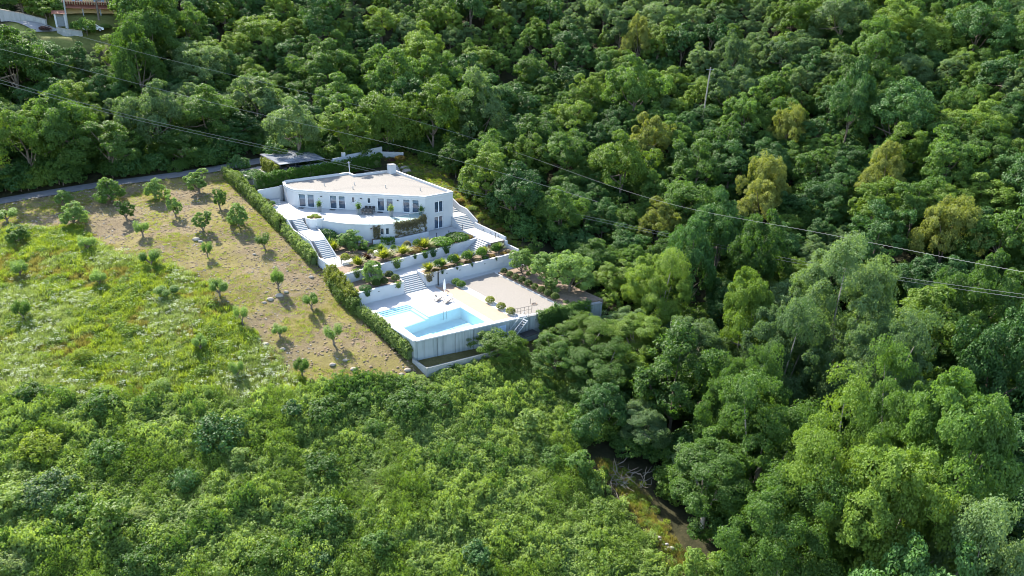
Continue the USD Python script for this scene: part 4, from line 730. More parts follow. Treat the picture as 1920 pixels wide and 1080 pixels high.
# ------------------------------------------------------------------ kinds of garden and scrub plants
def dome(seed, R, h, n, leaf, up=.5, core=.0, lump=.18):
    rng = np.random.default_rng(seed); e = sph(n * 2, rng); e = e[e[:, 2] > -.15][:n]; sub = sph(14, rng)
    rad = 1 - lump + lump * 1.6 * ((e @ sub.T).max(1) - .6) + .06 * rng.normal(size=len(e))
    P = e * rad[:, None] * rng.uniform(.72, 1, len(e))[:, None] ** .5 * [R, R, h * .55] + [0, 0, h * .45]; P[:, 2] = np.maximum(P[:, 2], .02)
    return leaves(P, e + [0, 0, up], leaf, leaf * .6, rng, .5)
def spikes(seed, n, L, w, droop=.5):
    rng = np.random.default_rng(seed); a = rng.uniform(0, 2 * np.pi, n); el = rng.uniform(.35, 1.45, n); l = L * rng.uniform(.7, 1.1, n); vs = []
    for k in range(n):
        d = np.array([math.cos(a[k]), math.sin(a[k]), 0]); b = np.array([-d[1], d[0], 0]) * w
        p1 = d * math.cos(el[k]) * l[k] * .6 + [0, 0, math.sin(el[k]) * l[k] * .6]; p2 = d * math.cos(el[k]) * l[k] * 1.05 + [0, 0, math.sin(el[k]) * l[k] * (1 - droop * .3)]
        vs.append(np.array([-b * .6, b * .6, p1 - b, p1 + b, p2]) + [0, 0, .05])
    v = np.vstack(vs); i = np.arange(n)[:, None] * 5
    return v, np.vstack([i + [0, 1, 3], i + [0, 3, 2], i + [2, 3, 4]])
def drape(seed, w, h, n, leaf):
    rng = np.random.default_rng(seed); x = rng.normal(size=n) * w * .3; top = rng.uniform(0, 1, n) ** .7; lim = 1 - .5 * (np.abs(x) / w) - .35 * meshkit.noise(np.stack([x * 3, x * 0, x * 0 + seed], -1))
    P = np.stack([x * (1 - .4 * top), -.08 - .14 * rng.random(n), .12 - h * top * lim], 1)
    cap = rng.random(n) < .25; P[cap] = np.stack([x[cap], .15 * rng.normal(size=cap.sum()), .1 + .12 * rng.random(cap.sum())], 1)
    return leaves(P, np.array([0, -1, .5]) + 0 * P, leaf, leaf * .6, rng, .5)
def plant_kind(name, mesh, tones):
    for tone in tones:
        p = f'/World/tree_kinds/{name}_{tone}'; UsdGeom.Xform.Define(stage, p); usdkit.mesh(stage, p + '/foliage', mesh, MAT['leaf_' + tone])
def olive_round(seed, R, z0, z1, n):
    """A pruned olive: short trunk, ragged upright shoots."""
    lm, C, r = crown(seed, R, z0, z1, 16, n, .16, squash=1.15, low=-.75); return lm, trunk(seed, z0 + .35, C[:8], .15, 6, .12)
def olive_vase(seed, n_limb, h, n):
    rng = np.random.default_rng(seed); ms, P, N = [tube([(0, 0, -.3), (.03, 0, .3), (0, .03, .62)], [.17, .14, .12], 7)], [], []
    for k in range(n_limb):
        a = 2 * np.pi * k / n_limb + rng.uniform(-.5, .5); o = rng.uniform(.5, .95); tip = np.array([math.cos(a) * o, math.sin(a) * o, h * rng.uniform(.72, .92)]); mid = tip * [.55, .55, .5] + [0, 0, .25]
        ms.append(tube(np.array([[0, .02, .55], mid, tip]), [.085, .06, .025], 5))
        for c, r in ((tip, rng.uniform(.42, .6)), (mid * .35 + tip * .65 + rng.normal(size=3) * .1, rng.uniform(.34, .46))):
            e = sph(n // n_limb // 2, rng); P.append(c + e * r * rng.uniform(.5, 1.05, (len(e), 1)) * [1, 1, 1.25]); N.append(e + [0, 0, .5])
    return leaves(np.vstack(P), np.vstack(N), .16, .075, rng, .6), join(*ms)
for nm, args in (('olive', (31, 1.55, .15, 3.3, 9000)), ('olive_tall', (32, 1.1, .15, 3.3, 6500)), ('olive_big', (33, 2.1, .5, 3.9, 12000))):
    lm, wd = olive_round(*args); make_kind(nm, lm, wd, ['olive', 'mid']); SHAPES[nm] = (args[1], args[3])
for nm, args in (('olive_vase', (34, 5, 2.3, 4200)), ('olive_fork', (35, 3, 2.3, 2600)), ('olive_young', (36, 5, 2.1, 3600))):
    lm, wd = olive_vase(*args); make_kind(nm, lm, wd, ['olive', 'mid']); SHAPES[nm] = (1.15, 2.6)
plant_kind('ball', dome(41, .5, 1.0, 2200, .085, .3, lump=.05), ['box', 'laurel', 'lime', 'dry'])
plant_kind('mound', dome(42, .7, .55, 1500, .12), ['mid', 'laurel', 'hedge', 'lime', 'orange', 'purple', 'dryivy', 'dark', 'pale'])
plant_kind('spiky', spikes(43, 170, 1.0, .05), ['lime', 'hedge', 'mid', 'purple'])
plant_kind('drape', drape(44, .9, 1.15, 420, .13), ['mid', 'hedge', 'dryivy', 'dark'])
for nm, sd, R, z1, n in (('bush', 51, 1.7, 2.6, 3400), ('bush_low', 52, 2.0, 1.9, 3400), ('bush_tall', 53, 1.2, 3.4, 2800)):
    lm, C, r = crown(sd, R, .0, z1, 20, n, .20, squash=.95, low=-.5); make_kind(nm, lm, trunk(sd, z1 * .4, C, .07, 4), ['mid', 'dark', 'bright', 'grey', 'bramble', 'pale', 'herb']); SHAPES[nm] = (R, z1)

def plant(kind, label, cat, x, y, z, r=1.0, zs=1.0, group=None, rz=None, name='garden_plant', jitter=True):
    k = rngp.uniform(.92, 1.08) if jitter else 1.0
    return copy_of(kind, name, label, cat, x, y, z, rngp.uniform(0, 6.28) if rz is None else rz, (r * k, r * k, r * zs * k), group)
rngp = np.random.default_rng(77)
def vplant(kind, label, cat, s, t, z, r=1.0, zs=1.0, group=None, rz=None, name='garden_plant'):
    p = W(s, t, z); return plant(kind, label, cat, p[0], p[1], p[2], r, zs, group, rz, name)

# row on the long wall above the court
ORD = ['first', 'second', 'third', 'fourth', 'fifth', 'sixth', 'seventh', 'eighth', 'ninth', 'tenth', 'eleventh', 'twelfth', 'thirteenth', 'fourteenth', 'fifteenth', 'sixteenth', 'seventeenth', 'eighteenth', 'nineteenth', 'twentieth']
for k, (s, t) in enumerate([(11.2, 14.9), (13.9, 15.5), (16.6, 15.8), (19.2, 16.0), (22.2, 16.5), (25.1, 16.7)]): vplant('spiky_hedge' if k % 2 else 'spiky_lime', f'spiky variegated agave, {ORD[k]} from the left on the long wall above the gravel court', 'agave', s, t, 1.7, 1.45, 1.05, 'agaves on the long wall', name='agave')
for k, (s, t) in enumerate([(12.7, 14.9), (15.4, 15.1), (18.0, 15.3), (20.8, 15.4), (23.9, 15.9)]): vplant('ball_laurel', f'round clipped shrub, {ORD[k]} from the left on the long wall above the gravel court', 'shrub', s, t, 1.68, 1.55, 1.0, 'round shrubs on the long wall', name='ball_shrub')
for k, (s, t, tn) in enumerate([(10.7, 14.3, 'dryivy'), (12.0, 14.3, 'orange'), (13.4, 14.25, 'orange'), (14.8, 14.3, 'dryivy'), (16.3, 14.4, 'hedge'), (17.7, 14.45, 'orange'), (19.4, 14.5, 'dryivy'), (21.0, 14.6, 'laurel'), (22.4, 14.75, 'orange'), (24.6, 14.8, 'orange'), (25.8, 15.2, 'dryivy')]):
    vplant('mound_' + tn, f'low {dict(dryivy="brownish", orange="orange brown", hedge="yellow green", laurel="fresh green")[tn]} cushion plant, {ORD[k]} from the left on the long wall', 'cushion plant', s, t, 1.68, .8, .9, 'cushion plants on the long wall', name='cushion_plant')
# middle bed
MB_ = [('ball_lime', 'clipped yellow green ball at the left end of the middle bed by the garden path', 1.7, 21.8, 1.2), ('spiky_lime', 'big yellow agave right of the leftmost clipped ball in the middle bed', 2.6, 19.6, 1.5), ('spiky_purple', 'purple brown spiky shrub behind the small olive in the middle bed', 4.5, 20.6, 1.3), ('mound_dryivy', 'brownish low shrub beside the garden path in the middle bed', 4.0, 23.3, 1.0), ('ball_lime', 'small yellow ball shrub beside the white boulders in the middle bed', 6.0, 22.4, .8), ('spiky_lime', 'largest yellow agave, overhanging the upper wall near the small olive', 6.8, 20.0, 1.7), ('spiky_hedge', 'pale agave on the uphill side of the white path in the middle bed', 8.5, 23.9, 1.1), ('ball_laurel', 'little bright green ball right of the white boulders', 9.9, 22.7, .8), ('spiky_lime', 'yellow agave in the centre of the middle bed, right of the purple spiky shrub', 10.1, 20.3, 1.4), ('ball_dry', 'brown ball shrub on the right side of the white boulders', 12.1, 22.4, .95), ('ball_laurel', 'fresh green ball beside the basement path', 13.5, 21.9, 1.2), ('mound_purple', 'reddish brown shrub next to the left bollard light of the basement path', 15.9, 23.0, 1.2), ('spiky_lime', 'tall yellow agave at the right end of the middle bed', 14.2, 20.8, 1.6), ('mound_orange', 'low orange brown groundcover between the two right agaves', 12.2, 20.4, 1.4), ('spiky_purple', 'dark purple tuft right of the largest yellow agave', 8.4, 20.6, .9), ('mound_laurel', 'flat green cushion at the right part of the upper wall', 17.3, 21.0, 2.2), ('mound_mid', 'wide green juniper mat at the right end of the upper wall', 20.6, 21.6, 2.3), ('mound_orange', 'yellow and orange cushion beside the steps at the end of the upper wall', 22.4, 21.5, 1.3), ('mound_dryivy', 'dry brown cushion left of the flat green cushion on the upper wall', 15.4, 20.6, 1.0)]
for kd, lb, s, t, r in MB_: vplant(kd, lb, 'agave' if 'agave' in lb else 'shrub', s, t, 2.79, r * 1.22, 1.0 if 'mound' not in kd else .7, name='agave' if 'agave' in lb else 'bed_shrub')
for k, (s, tn) in enumerate([(1.2, 'hedge'), (7.9, 'hedge'), (11.2, 'dark'), (13.1, 'mid'), (14.6, 'dark'), (17.2, 'mid')]):
    t = 17.35 + (s + .8) * .1301 if s < 6.5 else 18.2 + (s - 6.5) * .1353
    vplant('drape_' + tn, f'green trailing plant hanging over the upper wall, {ORD[k]} from the left', 'trailing plant', s, t - .12, 2.95, [1.2, 1.5, .7, 1.15, 1.3, 1.3][k], 1, 'trailing plants on the upper wall', VROT, 'trailing_plant')
for k, (s, tn, r) in enumerate([(10.3, 'dryivy', 1.3), (12.6, 'mid', .5), (15.2, 'dark', .4), (17.9, 'mid', .5), (22.5, 'dark', .45)]): vplant('drape_' + tn, f'trailing plant over the long wall above the court, {ORD[k]} from the left', 'trailing plant', s, 13.64 + (s - 9.86) * .0259 - .14, 1.8, r, 1, 'trailing plants on the long wall', VROT, 'trailing_plant')
# olive bed left of the pool steps
vplant('olive_olive', 'small round olive tree in the bed left of the pool steps', 'olive tree', 2.9, 15.9, 1.6, 1.02, .92, name='olive_tree')
for k, (s, t, kd, lb) in enumerate([(5.2, 15.6, 'ball_box', 'dark clipped ball nearest the pool steps, upper of two'), (5.4, 14.2, 'ball_box', 'dark clipped ball nearest the pool steps, at the wall edge'), (2.3, 13.9, 'ball_box', 'dark shrub at the wall edge below the small olive, left one'), (3.5, 13.9, 'ball_box', 'dark shrub at the wall edge below the small olive, right one'), (.5, 13.7, 'mound_dark', 'dark spreading shrub at the left end of the pool wall')]): vplant(kd, lb, 'shrub', s, t, 1.6, 1.2, .9, name='bed_shrub')
vplant('drape_dark', 'dark trailing plant at the left end of the wall behind the pool', 'trailing plant', .4, 12.9, 1.8, 1.1, 1, None, VROT, 'trailing_plant'); vplant('drape_hedge', 'yellowish trailing plant on the pool wall next to the steps', 'trailing plant', 5.1, 13.0, 1.8, 1.0, .9, None, VROT, 'trailing_plant')
# garden bed below the curved terrace wall
vplant('olive_olive', 'broad silvery olive shrub in the bed below the curved terrace wall', 'olive tree', 4.9, 26.6, 2.7, 1.25, .75, name='olive_tree')
vplant('bush_low_dark', 'dark spreading shrub in the corner below the upper terrace', 'shrub', 3.7, 31.6, 2.8, 1.05, 1.0, name='bed_shrub'); vplant('bush_low_mid', 'green shrub between the broad olive and the curved terrace wall', 'shrub', 5.6, 28.8, 2.8, .8, .9, name='bed_shrub')
vplant('spiky_lime', 'yellow green spiky plant beside the lower left steps', 'agave', 2.7, 27.4, 2.8, 1.5, 1.2, name='agave'); vplant('spiky_hedge', 'pale spiky plant beside the landing of the left steps', 'agave', 3.0, 29.4, 2.8, 1.4, 1.2, name='agave')
for k, (s, t) in enumerate([(7.0, 24.7), (8.2, 25.3), (6.4, 25.9)]): vplant('mound_mid', f'dark green groundcover cushion right of the broad olive, {ORD[k]} of three', 'groundcover', s, t, 2.78, 1.3, .6, name='groundcover')
# terrace planters
for k, (s, t, tn) in enumerate([(2.4, 35.1, 'lime'), (3.4, 34.4, 'lime'), (3.4, 35.5, 'hedge')]): vplant('mound_' + tn, f'yellow green succulent in the curved terrace planter, {ORD[k]} of three', 'succulent', s, t, 5.95, .8, .9, name='succulent')
vplant('ball_dry', 'brownish low shrub in the corner planter, the farther one', 'shrub', -.1, 46.2, 5.95, 1.2, .8, name='bed_shrub'); vplant('ball_laurel', 'green low shrub in the corner planter, the nearer one', 'shrub', .1, 44.6, 5.95, 1.1, .75, name='bed_shrub')
# court edge
for k in range(9): vplant('ball_box', f'clipped box ball, {ORD[k]} from the garden wall in the row beside the gravel court', 'box ball', 21.75 - .03 * k, 10.9 - 1.45 * k, .15, 1.15, .95, 'box balls beside the court', name='box_ball')
for k, (s, t, tn) in enumerate([(13.85, 11.9, 'laurel'), (13.95, 10.8, 'laurel'), (13.95, 4.0, 'lime'), (13.9, 1.5, 'lime'), (13.95, -.5, 'lime')]): vplant('ball_' + tn, ['low green cushion shrub at the garden end of the court edge, farther of two', 'low green cushion shrub at the garden end of the court edge, nearer of two', 'yellow green cushion shrub between pool and court, farthest of three', 'yellow green cushion shrub between pool and court, middle of three', 'yellow green cushion shrub between pool and court, nearest the metal stair'][k], 'shrub', s, t, -.1, 1.3, .75, name='cushion_shrub')
for s, t, r, kd, lb in [(24.3, 9.9, 1.08, 'olive_big', 'single olive tree with a visible stem at the garden end of the soil bed'), (24.4, 4.4, 1.2, 'olive_big', 'middle olive tree in the soil bed beside the row of box balls'), (25.2, .4, 1.45, 'olive_big', 'largest silvery olive tree in the soil bed, nearest the concrete wall'), (27.6, -.2, .9, 'olive', 'pale olive tree at the outer corner of the soil bed')]: vplant(kd + '_olive', lb, 'olive tree', s, t, .2, r, .95, name='olive_tree')
for s, t, r, kd, lb in [(29.6, 3.4, 1.2, 'olive_big_olive', 'silvery tree outside the far kerb of the soil bed'), (30.8, 8.5, 1.0, 'bush_pale', 'pale green shrub behind the single olive tree'), (29.3, 12.6, 1.0, 'bush_tall_mid', 'upright shrub at the foot of the grassy bank'), (30.5, -2.5, 1.2, 'bush_bright', 'bright shrub beyond the end of the concrete wall')]: x, y, _ = W(s, t); plant(kd, lb, 'tree' if 'tree' in lb[:14] else 'shrub', x, y, float(G(x, y)) - .1, r, 1.1, name='edge_shrub')
# rear yard
vplant('ball_laurel', 'round green shrub in front of the street wall', 'shrub', 27.3, 58.8, 8.2, 1.5, 1, name='bed_shrub'); vplant('mound_orange', 'rusty red shrub at the top of the rear steps', 'shrub', 31, 57, 7.9, 1.7, 1.3, name='bed_shrub'); vplant('mound_purple', 'small reddish shrub behind the chimney', 'shrub', 28.5, 56.0, 8.1, 1.2, 1.2, name='bed_shrub')
for k, (s, t) in enumerate([(.6, 55), (1.6, 56.6), (2.8, 55.4), (.4, 58.3), (2.3, 58.6)]): vplant('mound_dark', f'dark creeping juniper between the lane and the carport ivy, {ORD[k]} of five', 'juniper', s, t, 8.1, 1.9, .9, 'junipers by the lane', name='juniper')

# ------------------------------------------------------------------ hedges and climbers
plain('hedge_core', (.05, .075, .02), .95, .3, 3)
def hedge(name, label, cat, pts, h, w, n, leaf, tone, lump=.35, seed=1, core=True):
    """A clipped or wild hedge along pts (world x, y, base z)."""
    n = max(40, int(n * 2.6 / 16)); rng = np.random.default_rng(seed); p = np.asarray(pts, float); at = np.r_[0, np.cumsum(np.linalg.norm(np.diff(p[:, :2], axis=0), axis=1))]
    u = rng.uniform(0, at[-1], n); q = np.stack([np.interp(u, at, p[:, k]) for k in range(3)], 1); dx = np.interp(u + .3, at, p[:, 0]) - np.interp(u - .3, at, p[:, 0]); dy = np.interp(u + .3, at, p[:, 1]) - np.interp(u - .3, at, p[:, 1])
    nn = np.stack([-dy, dx], 1) / (np.hypot(dx, dy)[:, None] + 1e-9); a = rng.uniform(-.15, np.pi + .15, n)
    H = h * (1 - lump / 2 + lump * meshkit.fbm(np.stack([u * .8, u * 0, u * 0 + seed], -1), 3)); Wd = w * (1 - lump / 2 + lump * meshkit.fbm(np.stack([u * .9, u * 0 + 9, u * 0 + seed], -1), 3))
    rad = (1 - .30 * rng.random(n) ** 2) + .07 * rng.normal(size=n) + .30 * (meshkit.fbm(np.stack([u * .7, a * .8, u * 0 + seed * 3.7], -1), 3) - .5); ca, sa = np.cos(a), np.sin(a); ex = np.sign(ca) * np.abs(ca) ** .55; ez = np.sign(sa) * np.abs(sa) ** .55
    P = np.c_[q[:, :2] + nn * (ex * rad * Wd / 2)[:, None], q[:, 2] + np.maximum(ez * rad, .02) * H]; N = np.c_[nn * ca[:, None], sa + .25]
    E = sph(n * 16, rng); S = np.repeat(rng.uniform(.10, .34, n) * min(1, w + .3), 16); P = np.repeat(P, 16, 0) + E * (S * (.4 + .6 * rng.random(n * 16)))[:, None]; N = np.repeat(nrm(N), 16, 0) * .6 + E * .5 + [0, 0, .2]
    th = Thing(name, label, cat, p[0]); th.part('foliage', leaves(P, N, leaf, leaf * .6, rng, .55), 'leaf_' + tone)
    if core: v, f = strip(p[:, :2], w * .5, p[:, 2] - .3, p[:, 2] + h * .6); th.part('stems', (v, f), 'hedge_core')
def vline(pts): return [W(*q) for q in pts]
hedge('hedge', 'leafy hedge descending along the left side of the villa, top section by the lane', 'hedge', vline([(-1.5, 62, 7.6), (-1.5, 56, 7.4), (-1.6, 49, 6.3)]), 1.8, 1.4, 7000, .17, 'hedge', seed=2)
hedge('hedge', 'leafy hedge along the left side of the villa, section beside the upper terrace', 'hedge', vline([(-1.6, 48.8, 6.2), (-1.6, 42, 5.0), (-1.6, 36.2, 3.9)]), 2.0, 1.3, 8500, .17, 'hedge', seed=3)
hedge('hedge', 'leafy hedge along the left side of the villa, section beside the lower steps', 'hedge', vline([(-1.7, 34.6, 3.6), (-1.7, 29, 2.6), (-1.6, 25, 2.0)]), 2.0, 1.2, 6500, .17, 'hedge', seed=4)
hedge('hedge', 'loose yellow green shrubs hanging over the boundary beside the olive bed', 'hedge', vline([(-1.3, 20.8, 1.2), (-1.5, 17, .6), (-1.5, 12.8, -.2)]), 2.2, 1.6, 7000, .18, 'lime', .5, seed=5); hedge('hedge', 'green leafy shrubs below the yellow green ones beside the pool wall end', 'hedge', vline([(-1.9, 18.5, .6), (-2.0, 15, .1), (-1.7, 11.6, -.5)]), 1.6, 1.3, 4500, .17, 'hedge', .5, seed=6)
hedge('creeper', 'leafy creeper growing up the outside of the long pool wall', 'creeper', vline([(-1.5, 11.4, -.6), (-1.0, 5, -1.5), (-.75, .2, -2.2)]), 1.5, 1.0, 7000, .17, 'hedge', .6, seed=7)
hedge('hedge', 'dense bright laurel hedge behind the flat roof', 'hedge', vline([(-.3, 50.4, 7.9), (6, 51.2, 8), (12, 52.2, 8), (19, 53.6, 8), (25.2, 55.4, 8)]), 2.1, 1.7, 15000, .19, 'laurel', .2, seed=8); hedge('hedge', 'golden green shrub row between laurel hedge and street wall', 'hedge', vline([(17.5, 55.0, 8), (22, 56.6, 8), (27, 58.2, 8)]), .8, 1.0, 3500, .18, 'lime', .5, seed=9)
hedge('ivy_screen', 'pale green ivy screen below the left edge of the carport roof', 'ivy screen', vline([(4.95, 53.6, 8), (4.9, 57, 8.1), (4.95, 61.2, 8.3)]), 2.3, .7, 6000, .17, 'lime', .25, seed=10)
hedge('ivy', 'brownish ivy curtain hanging below the glass balustrade', 'ivy', vline([(12.0, 25.9, 3.7), (14.6, 26.1, 3.75), (17.7, 26.45, 3.8), (18.3, 27.4, 3.8)]), 2.1, .5, 5200, .14, 'dryivy', .2, seed=11, core=False)
hedge('ivy', 'narrow brown ivy column on the basement wall between the small windows', 'ivy', vline([(9.05, 27.15, 3.0), (9.95, 26.75, 3.0)]), 2.5, .35, 1100, .13, 'dryivy', .2, seed=12, core=False); hedge('ivy', 'green creeper spilling over the low wall below the basement windows', 'ivy', vline([(9.6, 25.95, 2.8), (10.6, 25.7, 2.8), (11.6, 25.4, 2.8)]), 1.0, .7, 900, .15, 'laurel', .5, seed=13, core=False)
hedge('climbing_ivy', 'green ivy covering the top of the concrete wall beyond the court', 'ivy', vline([(17.6, -3.0, -.8), (20.5, -3.6, -.8), (24.5, -4.35, -.7)]), 1.35, .9, 5200, .16, 'mid', .4, seed=14, core=False); hedge('climbing_ivy', 'tall ivy growing up the concrete wall right of the metal stair', 'ivy', vline([(16.5, -3.0, -3), (18, -3.4, -3), (19.6, -3.8, -3)]), 3.2, 1.1, 4500, .17, 'mid', .6, seed=15, core=False); hedge('climbing_ivy', 'dark ivy on the far end of the concrete wall', 'ivy', vline([(20.6, -4.0, -3), (22.4, -4.4, -3), (23.8, -4.7, -3)]), 2.6, .9, 3000, .17, 'laurel', .6, seed=16, core=False)
for k, (s, t) in enumerate([(29.2, 37), (29.0, 33), (29.4, 29.5), (29.0, 26.5), (28.9, 24.5), (29.3, 21.5), (30.2, 19)]): x, y, _ = W(s, t); plant(['mound_hedge', 'mound_orange', 'mound_hedge', 'mound_lime', 'mound_lime', 'mound_orange', 'mound_hedge'][k], f'low yellowish shrub on the bank right of the side stairs, {ORD[k]} from the top', 'shrub', x, y, float(G(x, y)), 1.3, 1.0, 'bank shrubs', name='bank_shrub')

# ------------------------------------------------------------------ orchard
ORCH = [(-65.1, 106.7, 3.9, 4.2, 'olive', 'largest bushy olive in the orchard row along the lane'), (-71.5, 104.4, 3.1, 2.7, 'olive_tall', 'dark green olive left of the largest bushy one near the lane'), (-66.1, 98.1, 3.5, 3.8, 'olive', 'pale bushy olive at the corner where bare soil meets the meadow'), (-76.8, 98.7, 2.0, 3.0, 'olive_vase', 'small forked olive at the left edge of the orchard near the lane'), (-59.5, 100.4, 3.2, 2.3, 'olive_tall', 'slim olive right of the pale bushy corner olive'), (-58.6, 108.2, 3.4, 3.4, 'olive', 'round olive near the lane, right of the largest bushy one'), (-53.4, 112.2, 4.1, 3.5, 'olive_tall', 'tall olive by the lane nearest the carport side'), (-52.9, 102.4, 3.5, 2.1, 'olive_tall', 'slim upright olive in the middle of the upper orchard'), (-47.4, 106.1, 3.6, 2.1, 'olive_tall', 'slim olive nearest the top of the villa hedge'), (-46.7, 97.9, 3.3, 2.4, 'olive_tall', 'thick columnar olive below the slim upright one'), (-42.1, 99.7, 3.5, 3.3, 'olive', 'rounded olive with a wide shadow beside the middle of the hedge'), (-54.5, 95.2, 2.4, 2.1, 'olive_young', 'small leaning olive at the meadow side of the upper orchard'), (-36.3, 94.0, 2.2, 2.5, 'olive_fork', 'bare two armed olive close to the villa hedge'), (-43.1, 90.5, 2.4, 1.5, 'olive_young', 'thin sparse young olive in the centre of the bare soil'), (-31.1, 83.9, 3.2, 1.8, 'olive_young', 'crooked olive beside the pile of pale boulders'), (-37.8, 81.1, 2.5, 2.3, 'olive_vase', 'vase shaped olive at the edge of the white flowers'), (-25.8, 80.5, 2.2, 2.2, 'olive_vase', 'vase shaped olive closest to the pool side'), (-33.1, 76.1, 2.5, 1.8, 'olive_fork', 'forked olive on the meadow edge below the vase shaped one'), (-28.0, 74.4, 1.7, 1.8, 'olive_young', 'little round topped olive in the lower orchard'), (-21.3, 73.7, 2.6, 2.3, 'olive_fork', 'two topped olive near the lower end of the pool wall'), (-23.6, 68.3, 2.4, 1.7, 'olive_young', 'lowest olive of the bare soil, next to the scrub'), (-49.6, 87.4, 2.5, 2.5, 'olive_vase', 'olive standing in the tall meadow near the bare soil edge'), (-60.2, 90.9, 2.3, 2.3, 'olive_young', 'olive in the upper meadow among yellow herbs'), (-44.2, 80.4, 1.8, 2.6, 'olive_vase', 'low round olive among white flowers in the meadow'), (-59.6, 75.3, 2.8, 2.0, 'olive_young', 'sparse olive at the left of the lower meadow'), (-36.1, 70.8, 2.0, 1.9, 'olive_young', 'small olive half hidden in the lower meadow'), (-30.5, 67.2, 2.3, 1.6, 'olive_young', 'dark small olive at the lower corner of the meadow'), (-65.4, 84.0, 2.4, 2.2, 'olive_young', 'upright olive at the left margin of the meadow'), (-71.1, 92.6, 2.5, 3.2, 'olive', 'bushy olive at the upper left margin of the meadow'), (-54.3, 82.8, 2.2, 2.0, 'olive_young', 'slender olive in the middle of the meadow')]
for i, (x, y, h, w_, kd, lb) in enumerate(ORCH):
    R0, h0 = SHAPES[kd]; sx = w_ / 2 / R0 * .98; sz = h / h0
    copy_of(f'{kd}_{"olive" if i % 4 else "mid"}', 'olive_tree', lb, 'olive tree', x, y, float(G(x, y)) - .05, i * 1.7, (sx, sx, sz), 'orchard olives')

# rocks
def rock(seed, r):
    m = trimesh.creation.icosphere(2, 1.0); v = np.array(m.vertices); v = v * (.75 + .5 * meshkit.fbm(v * 1.4 + seed * 7.1, 3, seed))[:, None] * np.array([1.2, .9, .65]); return v * r, np.array(m.faces)
def rocks(items, group=None):
    for k, (x, y, r, lb) in enumerate(items): r = r * .75; v, f = rock(k + int(abs(x) * 10), r); solo('rock', (v + [x, y, float(G(x, y)) + r * .2], f), 'pale_stone', lb, 'rock', group, smooth=40)
rocks([(-30.6, 82.6, .62, 'largest pale boulder in the pile beside the crooked olive'), (-31.5, 81.7, .5, 'second pale boulder in the pile beside the crooked olive, lower left'), (-30.0, 83.6, .36, 'small upper boulder in the pile beside the crooked olive'), (-32.0, 80.9, .33, 'small lowest boulder in the pile beside the crooked olive'), (-46.6, 95.0, .6, 'flat pale rock slab on the bare soil below the columnar olive'), (-45.8, 94.6, .4, 'small rock beside the flat slab below the columnar olive'), (-66.8, 97.0, .5, 'grey rock at the foot of the pale bushy corner olive'), (-29.2, 72.9, .42, 'rock left of the little round topped olive'), (-27.0, 72.2, .36, 'rock below the little round topped olive'), (-19.3, 71.0, .36, 'pale rock under the two topped olive, nearer the wall'), (-20.6, 70.2, .42, 'pale rock under the two topped olive, nearer the scrub'), (-18.0, 69.6, .45, 'rock at the lower edge of the bare soil'), (-11.9, 70.6, .48, 'pale rock at the foot of the concrete wall corner'), (-12.5, 69.8, .34, 'smaller rock near the concrete wall corner'), (-37.2, 92.3, .3, 'small pale rock near the bare two armed olive'), (-27.8, 87.7, .4, 'low pale rock in the turf below the lower hedge')])
for s, t, r, lb in [(7.2, 22.6, .75, 'white boulder beside the garden path in the middle bed, left one'), (8.6, 22.2, .6, 'white boulder beside the garden path in the middle bed, right one'), (29.3, 52.4, .9, 'grey boulder by the rear steps behind the chimney, upper one'), (28.6, 50.4, .8, 'grey boulder by the rear steps behind the chimney, lower one')]: v, f = rock(int(s * 9), r); vsolo('rock', (v + [s, t, 2.9 if t < 40 else 7.4], f), 'pale_stone' if t > 40 else 'white_stone', lb, 'rock', smooth=40)
plain('clod_soil', (.20, .145, .09), .95, .45, 1.3)
rk = np.random.default_rng(8); p = f'/World/tree_kinds/pebble'; UsdGeom.Xform.Define(stage, p); usdkit.mesh(stage, p + '/stone', rock(3, 1.0), MAT['pale_stone'], smooth=True)
usdkit.mesh(stage, UsdGeom.Xform.Define(stage, '/World/tree_kinds/clod').GetPath().AppendChild('earth').pathString, rock(5, 1.0), MAT['clod_soil'], smooth=True)
qx, qy = rk.uniform(-85, -8, 22000), rk.uniform(64, 123, 22000); m = inside(SOIL, qx, qy) & (meshkit.fbm(np.stack([qx / 4.5, qy / 4.5, 0 * qx], -1), 4, 31) + .15 * rk.normal(size=len(qx)) < .56); qx, qy = qx[m], qy[m]
scatter('soil_clods', ['/World/tree_kinds/clod'], np.zeros(len(qx), int), np.stack([qx, qy, G(qx, qy) - .01], 1), rk.uniform(0, 6, len(qx)), .05 + .13 * rk.random(len(qx)) ** 2, 'brown clods of earth on the tilled orchard soil', 'clods')
px, py = rk.uniform(-85, -8, 16000), rk.uniform(64, 123, 16000); m = inside(SOIL, px, py) & (meshkit.fbm(np.stack([px / 5, py / 5, 0 * px], -1), 3, 4) + .25 * rk.random(len(px)) > .62); px, py = px[m], py[m]
scatter('pebbles', [p], np.zeros(len(px), int), np.stack([px, py, G(px, py) + .01], 1), rk.uniform(0, 6, len(px)), .035 + .10 * rk.random(len(px)) ** 3, 'loose pale stones and clods strewn over the bare orchard soil', 'stones')

